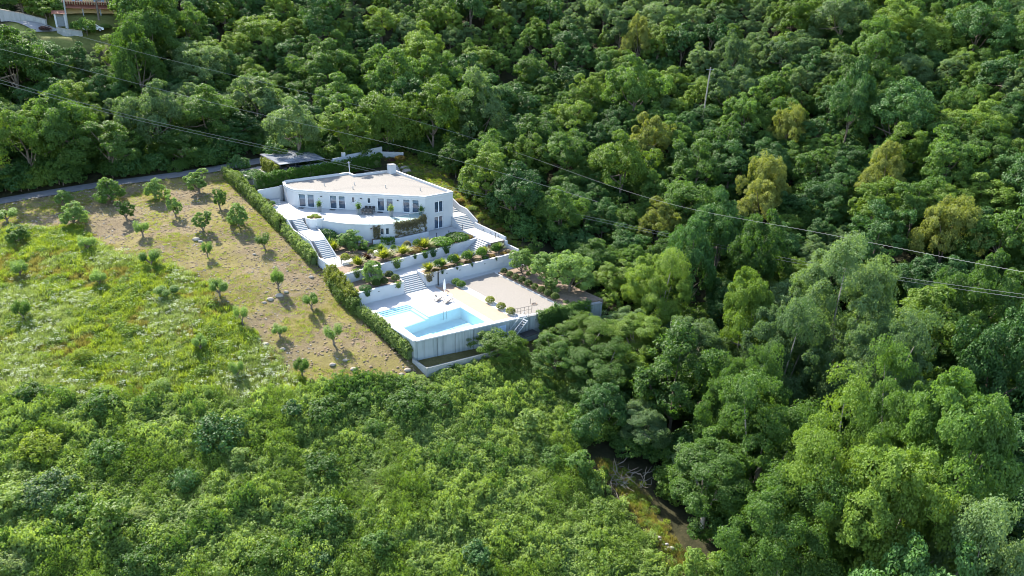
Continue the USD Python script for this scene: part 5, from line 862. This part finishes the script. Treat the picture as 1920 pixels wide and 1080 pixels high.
# ------------------------------------------------------------------ scrub, meadow, brambles
SHR = [(-42.3, 60.7, 2.0, 2.5, 'bush', 'mid', 'dark round bush in the scrub below the left meadow'), (-28.9, 57.9, 2.94, 2.65, 'bush_low', 'dark', 'largest dark blue green bush in the scrub below the meadow'), (-22.4, 61.0, 1.29, 2.98, 'bush_tall', 'dark', 'small very dark bush right of the largest dark blue green bush'), (-19.1, 61.9, 2.11, 2.64, 'bush', 'mid', 'green bush at the scrub edge below the orchard, left of two'), (-16.3, 64.0, 1.54, 1.93, 'bush', 'mid', 'green bush at the scrub edge below the orchard, right of two'), (-10.9, 63.8, 2.29, 2.86, 'bush', 'mid', 'dark rounded bush below the bottom corner of the orchard'), (-7.5, 65.1, 1.72, 2.15, 'bush', 'mid', 'leafy bush right of the dark rounded one below the concrete wall'), (-26.0, 55.2, 0.96, 2.22, 'bush_tall', 'bramble', 'narrow upright light green shrub in the brambles'), (-17.8, 54.7, 1.92, 2.4, 'bush', 'mid', 'mid green bush in the middle of the brambles'), (-30.2, 52.7, 1.65, 1.48, 'bush_low', 'dark', 'low dark bush below the largest dark blue green bush'), (-41.3, 50.2, 2.2, 2.76, 'bush', 'grey', 'bluish grey bush at the left of the lower scrub'), (-44.1, 49.1, 1.81, 2.26, 'bush', 'bramble', 'light green bush beside the bluish grey one'), (-38.4, 48.0, 1.85, 2.31, 'bush', 'mid', 'green bush just below the bluish grey one'), (-34.0, 46.7, 1.83, 4.21, 'bush_tall', 'bright', 'bright green tall bush in the lower left scrub'), (-32.6, 48.8, 1.23, 1.11, 'bush_low', 'pale', 'pale silvery shrub beside the bright tall bush'), (-15.9, 49.0, 2.02, 2.53, 'bush', 'mid', 'large green bush with a dark hollow in the lower brambles'), (-26.6, 48.7, 1.62, 1.46, 'bush_low', 'bright', 'bright low bush between the pale silvery shrub and the large green bush'), (-20.1, 44.7, 1.88, 2.35, 'bush', 'bright', 'bright rounded bush near the bottom middle of the brambles'), (-30.3, 43.8, 1.59, 1.99, 'bush', 'mid', 'green bush below the bright tall bush'), (-12.5, 44.5, 1.48, 1.33, 'bush_low', 'bright', 'light bush near the bottom centre of the brambles'), (-15.6, 45.1, 1.4, 1.75, 'bush', 'dark', 'dark bush beside the bright rounded bush at the bottom'), (-2.2, 45.9, 1.43, 3.3, 'bush_tall', 'dark', 'dark pointed bush at the bottom of the brambles'), (-10.8, 46.3, 1.35, 3.11, 'bush_tall', 'mid', 'upright green bush at the bottom of the brambles'), (-50.4, 61.5, 1.77, 2.22, 'bush', 'mid', 'green bush at the far left below the meadow'), (-45.2, 55.1, 2.21, 1.99, 'bush_low', 'herb', 'yellow green cluster at the far left of the scrub'), (-38.9, 54.9, 1.82, 2.27, 'bush', 'mid', 'green bush below the dark round bush on the left'), (-9.2, 47.6, 1.26, 1.58, 'bush', 'mid', 'small green bush between the large hollow bush and the dark pointed one'), (-18.2, 47.6, 1.14, 1.02, 'bush_low', 'dark', 'low dark bush left of the large hollow bush'), (-14.1, 60.9, 1.61, 1.45, 'bush_low', 'mid', 'spreading bush under the dark rounded bush'), (-22.1, 56.0, 1.24, 1.11, 'bush_low', 'bramble', 'small light bush right of the narrow upright shrub'), (-0.7, 65.5, 1.79, 1.61, 'bush_low', 'bramble', 'light bush at the forest edge below the concrete wall'), (-5.1, 61.5, 1.43, 1.29, 'bush_low', 'bright', 'bright low bush in the brambles below the concrete wall'), (5.1, 59.3, 1.69, 2.12, 'bush', 'mid', 'green bush at the forest edge beside the brambles'), (7.5, 57.5, 1.56, 3.59, 'bush_tall', 'mid', 'tall green bush just left of the gully'), (9.5, 53.2, 1.61, 1.45, 'bush_low', 'bramble', 'light bush over the limestone remains by the gully'), (2.3, 62.7, 1.63, 3.74, 'bush_tall', 'bramble', 'pale green bush at the forest edge above the gully'), (-40.6, 43.5, 1.7, 1.53, 'bush_low', 'pale', 'pale bush in the lower left corner'), (-29.1, 46.7, 1.24, 1.12, 'bush_low', 'bramble', 'small bush right of the pale silvery shrub'), (-48.6, 68.8, 1.42, 1.28, 'bush_low', 'herb', 'yellow green weed clump in the lower meadow'), (-37.9, 64.1, 1.62, 1.45, 'bush_low', 'bramble', 'light bush on the border of meadow and scrub')]
for x, y, r, h, kd, tn, lb in SHR:
    R0, h0 = SHAPES[kd]; copy_of(f'{kd}_{tn}', 'scrub_bush', lb, 'bush', x, y, float(G(x, y)) - .1, x * 3.1, (r / R0, r / R0, h / h0), 'scrub bushes')
def clump(name, mesh, tone):
    p = f'/World/tree_kinds/{name}'; UsdGeom.Xform.Define(stage, p); usdkit.mesh(stage, p + '/foliage', mesh, MAT[tone]); return p
def blades(seed, n, R, h, w):
    rng = np.random.default_rng(seed); a, rr = rng.uniform(0, 6.28, n), R * np.sqrt(rng.random(n)); b = np.stack([rr * np.cos(a), rr * np.sin(a), 0 * a], 1); l = h * rng.uniform(.5, 1.1, n)
    tip = b + np.stack([rng.normal(size=n) * .3 * l, rng.normal(size=n) * .3 * l, l], 1); sd = sph(n, rng) * [1, 1, 0] * w; mid = b * .5 + tip * .5 + [0, 0, .1 * h]
    v = np.stack([b - sd, b + sd, mid + sd * 1.3, mid - sd * 1.3, tip], 1).reshape(-1, 3); k = np.arange(n)[:, None] * 5
    return v, np.vstack([k + [0, 1, 2], k + [0, 2, 3], k + [3, 2, 4]])
def weeds(seed, R, h, n, leaf):
    rng = np.random.default_rng(seed); a, rr = rng.uniform(0, 6.28, n), R * np.sqrt(rng.random(n)); z = h * rng.random(n) ** .6 * (1.05 - .5 * (rr / R) ** 2); return leaves(np.stack([rr * np.cos(a), rr * np.sin(a), z], 1), np.stack([np.cos(a) * rr * .5, np.sin(a) * rr * .5, 0 * a + .8], 1), leaf, leaf * .5, rng, .7)
def umbels(seed, n, R, h):
    rng = np.random.default_rng(seed); P = np.stack([rng.normal(size=n) * R * .5, rng.normal(size=n) * R * .5, h * rng.uniform(.75, 1.1, n)], 1); Q = np.repeat(P, 7, 0) + rng.normal(size=(n * 7, 3)) * [.07, .07, .02]; return leaves(Q, np.array([0, 0, 1]) + 0 * Q, .07, .06, rng, .4)
CL = {'herb': [clump('herb_a', join(blades(61, 60, .45, .75, .02), weeds(62, .5, .55, 70, .16)), 'leaf_herb'), clump('herb_b', join(blades(63, 40, .5, .6, .02), weeds(64, .55, .5, 90, .18)), 'leaf_herb'), clump('herb_c', weeds(65, .6, .7, 130, .17), 'leaf_bright')],
      'pale': [clump('pale_a', join(blades(66, 40, .5, .8, .018), weeds(67, .5, .7, 60, .12)), 'leaf_pale'), clump('umbel_a', umbels(68, 8, .6, .9), 'umbel_white')],
      'dry': [clump('dry_a', blades(69, 70, .5, .6, .018), 'leaf_dry')],
      'tuft': [clump('tuft_a', blades(70, 36, .35, .16, .015), 'leaf_herb'), clump('tuft_b', blades(71, 36, .4, .13, .015), 'leaf_dry')],
      'bramble': [clump('bramble_a', crown(72, .95, -.1, .8, 11, 420, .17)[0], 'leaf_bramble'), clump('bramble_b', crown(73, .85, -.1, .9, 9, 360, .18)[0], 'leaf_bramble'), clump('bramble_c', weeds(74, .7, 1.0, 250, .15), 'leaf_bright'), clump('bramble_d', crown(75, .9, -.1, 1.0, 11, 420, .16)[0], 'leaf_mid')]}
def field(poly, spacing, seed, pad=(0, 0)):
    r = np.random.default_rng(seed); q = np.asarray(poly); gx, gy = np.meshgrid(np.arange(q[:, 0].min(), q[:, 0].max(), spacing), np.arange(q[:, 1].min(), q[:, 1].max(), spacing)); x, y = gx.ravel() + r.uniform(-.6, .6, gx.size) * spacing, gy.ravel() + r.uniform(-.6, .6, gx.size) * spacing
    m = inside(poly, x + r.normal(size=len(x)) * .5, y + r.normal(size=len(x)) * .5); x, y = x[m], y[m]; m = in_view(x, y, Z(x, y), 1.2, 1.15)[0]; return x[m], y[m], r
def spread(name, x, y, r, kinds, idx, sc, label, cat, lift=-.03): scatter(name, kinds, idx, np.stack([x, y, G(x, y) + lift], 1), r.uniform(0, 6.28, len(x)), sc, label, cat)
x, y, r = field(MEADOW, .47, 91); g1_, g2_ = meshkit.fbm(np.stack([x / 7, y / 7, 0 * x], -1), 3, 21), meshkit.fbm(np.stack([x / 5, y / 5, 0 * x + 4], -1), 3, 22)
keep = r.random(len(x)) < np.clip(1.6 - .9 * (g2_ < .33), 0, 1); x, y, g1_, g2_ = x[keep], y[keep], g1_[keep], g2_[keep]
white = (g1_ + .10 * r.normal(size=len(x)) - (y - 80) * .004 > .54); dry = ~white & (g2_ + .08 * r.normal(size=len(x)) < .35)
a = ~white & ~dry; spread('meadow_herbs', x[a], y[a], r, CL['herb'], r.integers(0, 3, a.sum()), r.uniform(.6, 1.35, a.sum()), 'tall yellow green meadow herbs beside the bare orchard soil', 'meadow')
a = white; spread('meadow_flowers', x[a], y[a], r, CL['pale'], (r.random(a.sum()) < .30).astype(int), r.uniform(.6, 1.2, a.sum()), 'whitish flowering weeds in drifts across the meadow', 'flowers')
a = dry; spread('dry_grass', x[a], y[a], r, CL['dry'], np.zeros(a.sum(), int), r.uniform(.6, 1.2, a.sum()), 'straw coloured dry grass between the meadow herbs', 'grass')
x, y, r = field(SOIL, .42, 92); gg = meshkit.fbm(np.stack([x / 4.5, y / 4.5, 0 * x], -1), 4, 31); a = gg + .10 * r.normal(size=len(x)) > .53; x, y = x[a], y[a]
spread('short_turf', x, y, r, CL['tuft'], (r.random(len(x)) < .5).astype(int), r.uniform(.5, 1.3, len(x)), 'short olive green turf tufts on the orchard soil', 'grass', 0)
x, y, r = field(BRAMBLE, .66, 93); s_, t_ = toST(x, y); gg = meshkit.fbm(np.stack([x / 6, y / 6, 0 * x], -1), 4, 41); hgt = .5 + 1.9 * np.clip(meshkit.fbm(np.stack([x / 3.2, y / 3.2, 0 * x], -1), 3, 42) - .2, 0, 1)
idx = np.where(gg + .08 * r.normal(size=len(x)) > .56, 2, np.where(gg + .08 * r.normal(size=len(x)) < .30, 3, r.integers(0, 2, len(x))))
spread('bramble_thicket', x, y, r, CL['bramble'], idx, np.stack([r.uniform(.7, 1.3, len(x)), r.uniform(.7, 1.3, len(x)), hgt * r.uniform(.8, 1.4, len(x))], 1), 'dense light green bramble thicket covering the lower slope', 'brambles')
x, y, r = field(BANK, .5, 94); spread('bank_grass', x, y, r, CL['herb'] + CL['dry'], r.choice([0, 1, 2, 3, 3], len(x)), r.uniform(.3, .8, len(x)), 'rough grass on the bank beside the side stairs', 'grass')
x, y, r = field(GULLY, .26, 95); spread('gully_litter', x, y, r, CL['dry'] + CL['herb'], r.choice([0, 0, 0, 0, 2, 3], len(x)), r.uniform(.3, .9, len(x)), 'dry grass and litter in the bare gully at the forest edge', 'dry grass')
UNDER = [f'/World/tree_kinds/{k}' for k in ('bush_mid', 'bush_dark', 'bush_bright', 'bush_low_mid', 'bush_tall_mid', 'bush_tall_dark')]
ux, uy = rng.uniform(-120, 110, 14000), rng.uniform(38, 175, 14000); m = in_view(ux, uy, Z(ux, uy) + 2, 1.1, 1.1)[0] & forest_open(ux, uy, 1.2); ux, uy = ux[m], uy[m]; edge = (seg_dist(ROAD, ux, uy)[0] < 9) | (inside(BRAMBLE, ux - 5, uy + 3)) | inside(VILLA, ux - 6, uy); m = edge | (rng.random(len(ux)) < .35); ux, uy = ux[m], uy[m]
scatter('undergrowth', UNDER, rng.integers(0, 6, len(ux)), np.stack([ux, uy, G(ux, uy) - .2], 1), rng.uniform(0, 6.28, len(ux)), rng.uniform(.8, 1.6, len(ux)), 'shrubby undergrowth between the forest trunks', 'undergrowth')

# ------------------------------------------------------------------ gully, dead wood
def twigs(seed, c, R, n, h):
    r_ = np.random.default_rng(seed); ms = []
    for _ in range(n): a = np.array(c) + r_.normal(size=3) * [R * .5, R * .5, .15]; d = sph(1, r_)[0] * [1, 1, .4]; d = d / np.linalg.norm(d); L = r_.uniform(.7, 2.2); ms.append(tube([a, a + d * L * .5 + r_.normal(size=3) * .12, a + d * L + [0, 0, h * r_.random()]], [.035, .028, .012], 4))
    return join(*ms)
solo('dead_branches', twigs(5, (12.2, 58.6, float(G(12.2, 58.6)) + .25), 2.2, 70, .5), 'dry_wood', 'heap of dead grey branches in the bare gully below the forest edge', 'dead branches'); p = W(14.3, 70.5, 9.6); solo('brush_pile', twigs(6, p, 2.4, 70, 1.2), 'lamp_red' if False else 'dry_wood', 'pile of dry brushwood across the lane behind the carport', 'brush pile'); solo('dead_branches', twigs(7, (24, 66, float(G(24, 66)) + 5), 1.6, 14, 1), 'bark_pale', 'bare pale dead limbs showing among the lower right trees', 'dead branches')
plain('limestone', (.30, .29, .27), .9, .2, 4)
for k, (x, y, L, lb) in enumerate([(8.4, 57.6, 2.0, 'white limestone wall remains at the upper end of the gully'), (14.2, 51.4, 2.2, 'white limestone wall remains at the lower end of the gully')]):
    th = Thing('stone_wall', lb, 'stone wall', (x, y, float(G(x, y)))); r_ = np.random.default_rng(k)
    for q in range(12): u = q / 11 * L; X_ = x + u * .62; Y_ = y - u * .78 + r_.normal() * .12; v, f = rock(q + k * 20, r_.uniform(.10, .22)); th.part('stone', (v + [X_ + r_.normal() * .2, Y_, float(G(X_, Y_)) + .08 + .15 * (q % 2)], f), 'limestone', smooth=40)

# ------------------------------------------------------------------ cables and poles
from scipy.interpolate import CubicSpline
def wire(pts, label, off=(0, 0, 0), r=.016):
    p = np.array(pts, float) + off; at = np.r_[0, np.cumsum(np.linalg.norm(np.diff(p, axis=0), axis=1))]; q = CubicSpline(at, p)(np.linspace(0, at[-1], 60)); solo('overhead_cable', tube(q, r, 5), 'steel_wire', label, 'cable', 'overhead cables', smooth=True)
WA = [[(-87.5, 93.4, 33.5), (-71.7, 98.7, 29.4), (-41.6, 110.4, 20.2), (-19.7, 110.3, 16.0), (-0.6, 104.0, 13.0), (11.9, 96.3, 11.4)], [(-72.5, 82.7, 30.1), (-64.0, 89.5, 25.8), (-54.9, 97.6, 21.2), (-40.6, 108.7, 15.5), (-28.4, 115.6, 11.4), (-11.4, 113.4, 8.7), (19.1, 104.3, 5.5), (38.8, 91.1, 5.5), (56.4, 70.2, 9.4), (60.2, 62.8, 11.3)], [(-88.3, 131.1, 31.9), (-73.6, 133.0, 27.9), (-28.4, 137.1, 17.8), (1.1, 126.0, 12.1), (25.7, 101.8, 9.6), (37.8, 87.2, 11.0), (49.7, 62.7, 14.6), (51.6, 54.4, 16.4)]]
wire(WA[0], 'single overhead cable crossing above the carport and the house roof'); wire(WA[1], 'upper cable of the close pair running over the villa to the right forest'); wire(WA[1], 'lower cable of the close pair running over the villa to the right forest', (0, 0, -.42)); wire(WA[2], 'thin high cable crossing the forest behind the lane', r=.016)
lp = W(32.9, 62.9, 8.3); th = Thing('lamp_post', 'slim green lamp post at the end of the street wall', 'lamp post', lp); plain('post_green', (.20, .33, .27), .5); th.part('pole', tube([(0, 0, -.5), (0, 0, 2.9)], .07, 8), 'post_green', local=True); th.part('lamp_head', m3.Manifold.sphere(.2, 16).translate([0, 0, 3.05]), 'frame_white', local=True, smooth=True)
th = Thing('utility_pole', 'pale wooden pole rising from the forest on the right hillside', 'utility pole', (38.3, 145, 18)); th.part('pole', tube([(0, 0, -2), (.25, .1, 9.4)], [.17, .12], 8), 'bark_pale', local=True); th.part('cross_arm', tube([(-.6, .1, 8.9), (1.0, .1, 8.9)], .05, 5), 'grey_metal', local=True)

# ------------------------------------------------------------------ the yellow house in the far corner
plain('yellow_render', (.62, .47, .24), .85, .06, .6); plain('roof_tile', (.34, .135, .085), .8, .25, 6); plain('shutter', (.30, .38, .42), .6)
HO = np.array([-110.0, 172.0]); HD = np.array([.85, .527]); HNm = np.array([.527, -.85]); HROT = math.atan2(HD[1], HD[0])
def hw(a, b, z=0.0): q = HO + HD * a + HNm * b; return (q[0], q[1], z)
yh = Thing('yellow_house', 'yellow rendered house with red tiled porch roofs above the lane bend', 'house', hw(0, 0, 32.0), HROT)
ybody = bx(0, 17, 0, 9, -4, 9)
for a in (4.5, 9.0, 13.5): ybody = ybody - bx(a, a + 1.1, -.5, .3, 3.4, 5.0)
yh.part('wall', ybody, 'yellow_render', local=True)
for a in (4.5, 9.0, 13.5): w0 = yh.part('window', bx(a + .01, a + 1.09, .08, .14, 3.41, 4.99) - bx(a + .1, a + 1.0, -1, 1, 3.5, 4.9), 'frame_white', local=True); yh.part('pane', bx(a + .1, a + 1.0, .1, .11, 3.5, 4.9), 'car_glass', w0, local=True); yh.part('shutter', bx(a - .56, a - .02, -.06, -.004, 3.4, 5.0), 'shutter', local=True); yh.part('shutter', bx(a + 1.12, a + 1.66, -.06, -.004, 3.4, 5.0), 'shutter', local=True)
for q in range(22): yh.part('roof_tile', m3.Manifold.cylinder(3.0, .16, .16, 8).rotate([78, 0, 0]).translate([2.2 + q * .5, -.1, 2.75]), 'roof_tile', local=True)
yh.part('porch_roof', m3.Manifold.hull(bx(2, 13.2, -.1, 0, 2.55, 2.7) + bx(2, 13.2, -3.1, -3, 1.9, 2.05)), 'roof_tile', local=True)
for a in (2.2, 5.8, 9.4, 13.0): yh.part('porch_post', bx(a - .12, a + .12, -2.9, -2.66, -1.5, 1.95), 'grey_concrete', local=True)
for q in range(24): yh.part('railing_bar', bx(1 + q * .5, 1.03 + q * .5, -.62, -.59, 2.9, 3.8), 'black_metal', local=True)
yh.part('railing_rail', bx(1, 12.6, -.63, -.58, 3.802, 3.85), 'black_metal', local=True)
gh = Thing('gate_house', 'small gate shelter with a red tiled roof below the yellow house', 'gate shelter', (-104.6, 164.8, 30.4), HROT); gh.part('post', bx(-.9, -.55, -.8, -.45, -1, 2.3), 'white_render', local=True); gh.part('post', bx(.95, 1.3, -.8, -.45, -1, 2.3), 'white_render', local=True); gh.part('wall', bx(-.9, 1.3, .5, .75, -1, 2.3), 'grey_concrete', local=True); gh.part('roof', m3.Manifold.hull(bx(-1.3, 1.7, -1.2, -1.1, 2.3, 2.4) + bx(-1.3, 1.7, .9, 1.0, 2.9, 3.0)), 'roof_tile', local=True); gh.part('gate', bx(-.545, .945, -.7, -.64, -.3, 1.7), 'planter_grey', local=True)
up_ = Thing('utility_pole', 'grey concrete utility pole beside the gate shelter', 'utility pole', (-102.3, 163.6, 29.6)); up_.part('pole', tube([(0, 0, -1), (.3, .2, 9.5)], [.2, .12], 8), 'grey_concrete', local=True); up_.part('cross_arm', tube([(-.5, .2, 9.0), (1.1, .2, 9.0)], .06, 5), 'grey_metal', local=True)
for pts, lb in (([(-119, 166.4, 33.2), (-113, 165.6, 32.4), (-107.5, 164.4, 31.4)], 'dark dry stone wall along the upper side of the lane bend'), ([(-103.6, 161.8, 29.9), (-101.5, 161.5, 29.6), (-98.5, 162.5, 29.3)], 'grey stone wall below the gate shelter and utility pole')):
    th = Thing('stone_wall', lb, 'stone wall', pts[0]); p_ = np.array(pts); th.part('wall', strip(p_[:, :2], .5, p_[:, 2] - 3, p_[:, 2]), 'grey_concrete'); th.part('cap', strip(p_[:, :2], .6, p_[:, 2] + .003, p_[:, 2] + .12), 'pale_stone')
car('white car parked beside the round bush below the yellow house', -97.6, 165.4, float(G(-97.6, 165.4)) + .05, .5, 'white_paint')
for x, y, kd, r, lb in ((-100.6, 163.6, 'ball_laurel', 2.0, 'clipped round bush right of the concrete utility pole'), (-96.0, 167.5, 'mound_hedge', 2.4, 'flowering shrub in front of the yellow house porch'), (-111.5, 168.2, 'bush_bright', 1.7, 'bright shrub left of the gate shelter'), (-108.3, 167.4, 'bush_mid', 1.6, 'green shrub beside the gate shelter'), (-97.8, 163.0, 'bush_mid', 1.25, 'green bush hiding the lower half of the white car'), (-105.3, 160.4, 'mound_purple', 1.8, 'reddish shrub at the lower edge of the lane bend')): plant(kd, lb, 'shrub', x, y, float(G(x, y)), r, 1.1, name='roadside_shrub')
pm = Thing('palm_tree', 'palm with a dark trunk in front of the yellow house', 'palm', (-99.5, 171.6, 31.5)); pm.part('trunk', tube([(0, 0, -1), (.1, 0, 4.2)], [.26, .2], 8), 'bark', local=True); v, f = spikes(9, 60, 1.9, .09, 1.0); pm.part('fronds', (v + [.1, 0, 4.2], f), 'leaf_olive', local=True)

# ------------------------------------------------------------------ forest trees: the 300 that show largest as things, the rest as one forest
REGIONS = [('above the left lane', lambda x, y, s, t: (x < -62) & (y < 150)), ('near the yellow house', lambda x, y, s, t: (x < -85)), ('on upper left hillside', lambda x, y, s, t: (x < -45) & (y >= 158)),
    ('behind the orchard lane', lambda x, y, s, t: (x < -42)), ('behind the carport', lambda x, y, s, t: (x < -8) & (y < 172)), ('on central hillside', lambda x, y, s, t: (x < 22) & (y >= 160)),
    ('above the grassy bank', lambda x, y, s, t: (x < 12) & (y >= 112)), ('below the concrete wall', lambda x, y, s, t: (x < 9) & (y < 90)), ('beyond the olive bed', lambda x, y, s, t: (x < 30) & (y >= 88) & (y < 125)),
    ('right of the brambles', lambda x, y, s, t: (x < 24) & (y < 88)), ('on near right spur', lambda x, y, s, t: (y < 66)), ('on middle right spur', lambda x, y, s, t: (y < 88)), ('across the right hollow', lambda x, y, s, t: (y < 118)), ('beside the wooden pole', lambda x, y, s, t: (y < 150)), ('on upper right hillside', lambda x, y, s, t: y > -1)]
TW = dict(mid='mid green', dark='dark green', bright='yellow green', grey='grey green', tan='tan yellow')
SW = dict(oak='broad tree', ash='tall tree', hornbeam='spreading tree', maple='slender tree', elm='domed tree', big_oak='huge rounded tree', big_ash='huge tall tree')
TR = np.array([(t[0], t[1], SHAPES[t[2]][0] * t[4], SHAPES[t[2]][1] * t[5]) for t in trees]); tz = G(TR[:, 0], TR[:, 1])
vis, uu, vv, ww = in_view(TR[:, 0], TR[:, 1], tz + TR[:, 3] * .6, 1.02, 1.03)
size = np.where(vis, TR[:, 2] / ww, 0); order = np.argsort(-size); chosen = set(order[:300].tolist())
ss, tt = toST(TR[:, 0], TR[:, 1]); bucket = {}
for i in chosen:
    reg = next(n for n, f in REGIONS if f(TR[i, 0], TR[i, 1], ss[i], tt[i])); bucket.setdefault((reg, trees[i][3], trees[i][2]), []).append(i)
rot = np.random.default_rng(15).uniform(0, 6.28, len(trees))
TENS = ['', '', 'twenty', 'thirty']
def ordinal(k): return ORD[k] if k < 20 else f'twenty-{ORD[k - 20]}'
for (reg, tone, kind), ids in bucket.items():
    ids.sort(key=lambda i: uu[i])
    for k, i in enumerate(ids):
        x, y, _, _, sx, sz = trees[i]; what = f'{TW[tone]} {SW[kind]} {reg}'
        label = what if len(ids) == 1 else f'{what}, ' + ('leftmost such tree' if k == 0 else 'rightmost such tree' if k == len(ids) - 1 else ordinal(k) + ' such tree from left')
        copy_of(f'{kind}_{tone}', 'forest_tree', label, 'tree', x, y, float(tz[i]) - .1, rot[i], (sx, sx, sz), 'forest trees')
rest = [i for i in range(len(trees)) if i not in chosen]; kinds = sorted({f'{trees[i][2]}_{trees[i][3]}' for i in rest})
scatter('forest', [f'/World/tree_kinds/{k}' for k in kinds], [kinds.index(f'{trees[i][2]}_{trees[i][3]}') for i in rest], [(trees[i][0], trees[i][1], tz[i] - .1) for i in rest], rot[rest], np.array([(trees[i][4], trees[i][4], trees[i][5]) for i in rest]), 'dense broadleaf forest covering the far hillsides', 'forest')
